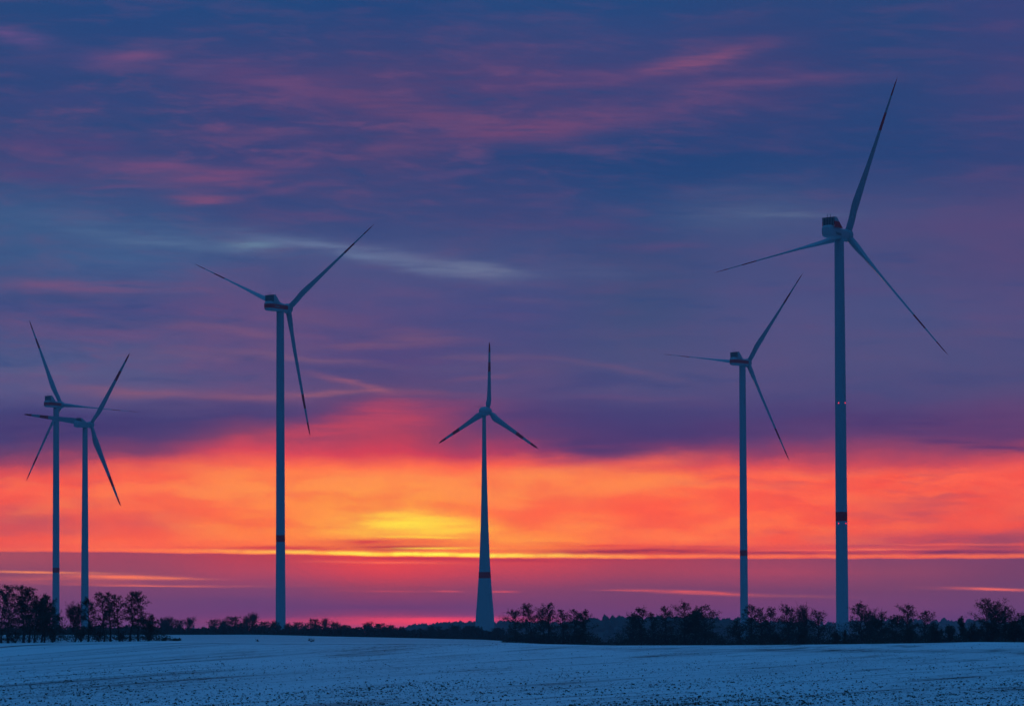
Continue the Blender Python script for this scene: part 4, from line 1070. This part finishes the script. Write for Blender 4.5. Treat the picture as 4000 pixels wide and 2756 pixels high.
    def bands(base, lst, src, md):
        for (x, y, a, h, sl, c, k) in lst:
            if y < 1460 and c[0] > 95: c = (c[0]*.93, c[1]+5, c[2]+4)
            mp = N.new('ShaderNodeMapping'); mp.vector_type = 'TEXTURE'
            mp.inputs['Location'].default_value = (x, y, 0); mp.inputs['Rotation'].default_value = (0, 0, math.atan(sl))
            mp.inputs['Scale'].default_value = (a, h, 1)
            ma = N.new('ShaderNodeVectorMath'); ma.operation = 'MULTIPLY_ADD'      # keeps the evaluation in order
            L.new(base, ma.inputs[0]); ma.inputs[1].default_value = (1e-6, 1e-6, 0); L.new(src, ma.inputs[2])
            L.new(ma.outputs[0], mp.inputs['Vector'])
            d = vm('DOT_PRODUCT', mp.outputs[0], mp.outputs[0])
            g = m_('POWER', .42, d)
            base = mix(m_('MULTIPLY', g, m_('MULTIPLY', md, k), clamp=True), base, lin(c))
        return base
    high = bands(high, BANDS, pw, mod)
    # thin bright slit between the upper deck and the bank on the horizon
    yl = mr(s, 0.0, 2500.0, 2153.0, 2180.0)
    yl = m_('ADD', yl, m_('MULTIPLY', m_('SUBTRACT', noise(comb(m_('MULTIPLY', s, 1/260), 7.0), 1.0, 3, .6), .5), 14.0))
    dl = m_('SUBTRACT', t, yl)
    gsl = m_('POWER', .37, m_('POWER', m_('ABSOLUTE', m_('DIVIDE', m_('ADD', dl, 9.0), m_('MULTIPLY_ADD', noise(comb(m_('MULTIPLY', s, 1/170), 2.0), 1.0, 3, .6), 10.0, 2.5))), 2.0))
    sunx = m_('POWER', .37, m_('POWER', m_('DIVIDE', m_('SUBTRACT', s, 1650.0), 560.0), 2.0))
    slit = mix(sunx, lin((255, 116, 82)), lin((255, 250, 90)))
    brk = m_('MULTIPLY', mr(s, 2200.0, 3300.0, 1.0, .72), mr(noise(comb(m_('MULTIPLY', s, 1/120), 4.0), 1.0, 3, .6), .32, .55, .55, 1.0))
    high = mix(m_('MULTIPLY', gsl, m_('MULTIPLY', brk, mr(s, 100.0, 900.0, .30, 1.0))), high, slit)
    low = bands(low, LOW, ps, mod)
    sky = mix(mr(dl, -3.0, 4.0), high, low)
    # what the haze in front of the sky takes away
    lenp = m_('MINIMUM', m_('DIVIDE', HAZE_TOP_-3.0, m_('MAXIMUM', dz, .002)), HAZE_FAR_)
    tr = m_('POWER', math.e, m_('MULTIPLY', lenp, -HAZE_D_))
    ins = N.new('ShaderNodeVectorMath'); ins.operation = 'SCALE'; ins.inputs[0].default_value = INS; L.new(m_('SUBTRACT', 1.0, tr), ins.inputs['Scale'])
    sk = vm('SUBTRACT', sky, ins.outputs[0]); sk = vm('MAXIMUM', sk, (0.0, 0.0, 0.0))
    dv = N.new('ShaderNodeVectorMath'); dv.operation = 'SCALE'; L.new(sk, dv.inputs[0]); L.new(m_('DIVIDE', 1.0, tr), dv.inputs['Scale'])
    front = dv.outputs[0]
    # clear twilight sky overhead and behind, under which the snow lies blue
    ns = N.new('ShaderNodeTexSky'); ns.sky_type = 'NISHITA'; ns.sun_disc = False
    ns.sun_elevation = R(1.5); ns.sun_rotation = R(-2.5); ns.altitude = 80; ns.air_density = 1.3; ns.dust_density = .6; ns.ozone_density = 4.0
    nis = N.new('ShaderNodeVectorMath'); nis.operation = 'MULTIPLY'; L.new(ns.outputs[0], nis.inputs[0]); nis.inputs[1].default_value = NISH
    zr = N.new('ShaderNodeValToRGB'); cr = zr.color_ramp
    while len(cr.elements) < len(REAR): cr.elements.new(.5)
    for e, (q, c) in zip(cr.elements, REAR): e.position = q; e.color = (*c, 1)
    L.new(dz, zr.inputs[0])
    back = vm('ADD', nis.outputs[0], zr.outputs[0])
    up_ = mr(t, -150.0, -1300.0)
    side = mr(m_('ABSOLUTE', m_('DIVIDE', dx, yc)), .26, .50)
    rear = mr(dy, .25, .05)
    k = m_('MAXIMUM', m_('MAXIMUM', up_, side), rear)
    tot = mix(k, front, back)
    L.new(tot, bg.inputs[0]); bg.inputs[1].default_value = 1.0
    w.cycles.sampling_method = 'MANUAL'; w.cycles.sample_map_resolution = 1024
HAZE_TOP_, HAZE_FAR_, HAZE_D_ = 245.0, 4300.0, 2.0e-4
INS = (.016, .042, .120)
NISH = (.0, .003, .006)
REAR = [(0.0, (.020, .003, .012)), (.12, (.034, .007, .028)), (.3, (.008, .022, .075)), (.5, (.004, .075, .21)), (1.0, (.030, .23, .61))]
build_world()
sun = bpy.data.lights.new('sun', 'SUN'); sun.energy = .06; sun.angle = R(10); sun.color = (1.0, .55, .32)
so = bpy.data.objects.new('sun', sun); COL.objects.link(so)
sd = Vector((math.sin(GLOW_AZ)*math.cos(GLOW_EL), math.cos(GLOW_AZ)*math.cos(GLOW_EL), math.sin(GLOW_EL)))
so.rotation_euler = sd.to_track_quat('Z', 'Y').to_euler()
# ------------------------------------------------------------------ air
HAZE_TOP, HAZE_FAR, HAZE_D = 245.0, 4300.0, 2.0e-4
b = MB(); b.box((-2600, -400, -52), (2600, HAZE_FAR, HAZE_TOP))
hm = bpy.data.materials.new('haze'); hm.use_nodes = True
hn = hm.node_tree; hn.nodes.clear()
ho = hn.nodes.new('ShaderNodeOutputMaterial'); hv = hn.nodes.new('ShaderNodeVolumePrincipled')
hv.inputs['Color'].default_value = (.80, .88, 1.0, 1); hv.inputs['Density'].default_value = HAZE_D
hv.inputs['Anisotropy'].default_value = 0.0
hn.links.new(hv.outputs[0], ho.inputs['Volume'])
o = b.build('haze', hm); tag(o, 'thin blue morning haze over the plain', 'haze', kind='stuff')

# ------------------------------------------------------------------ render settings
S.render.engine = 'CYCLES'
S.render.film_transparent = False
cy = S.cycles
cy.max_bounces = 4; cy.diffuse_bounces = 2; cy.glossy_bounces = 1; cy.transmission_bounces = 0
cy.volume_bounces = 0; cy.transparent_max_bounces = 8
cy.caustics_reflective = False; cy.caustics_refractive = False
cy.sample_clamp_indirect = 4
cy.use_denoising = True
vs = S.view_settings
vs.view_transform = 'Standard'; vs.look = 'None'; vs.exposure = 0; vs.gamma = 1; vs.use_curve_mapping = False
S.display_settings.display_device = 'sRGB'
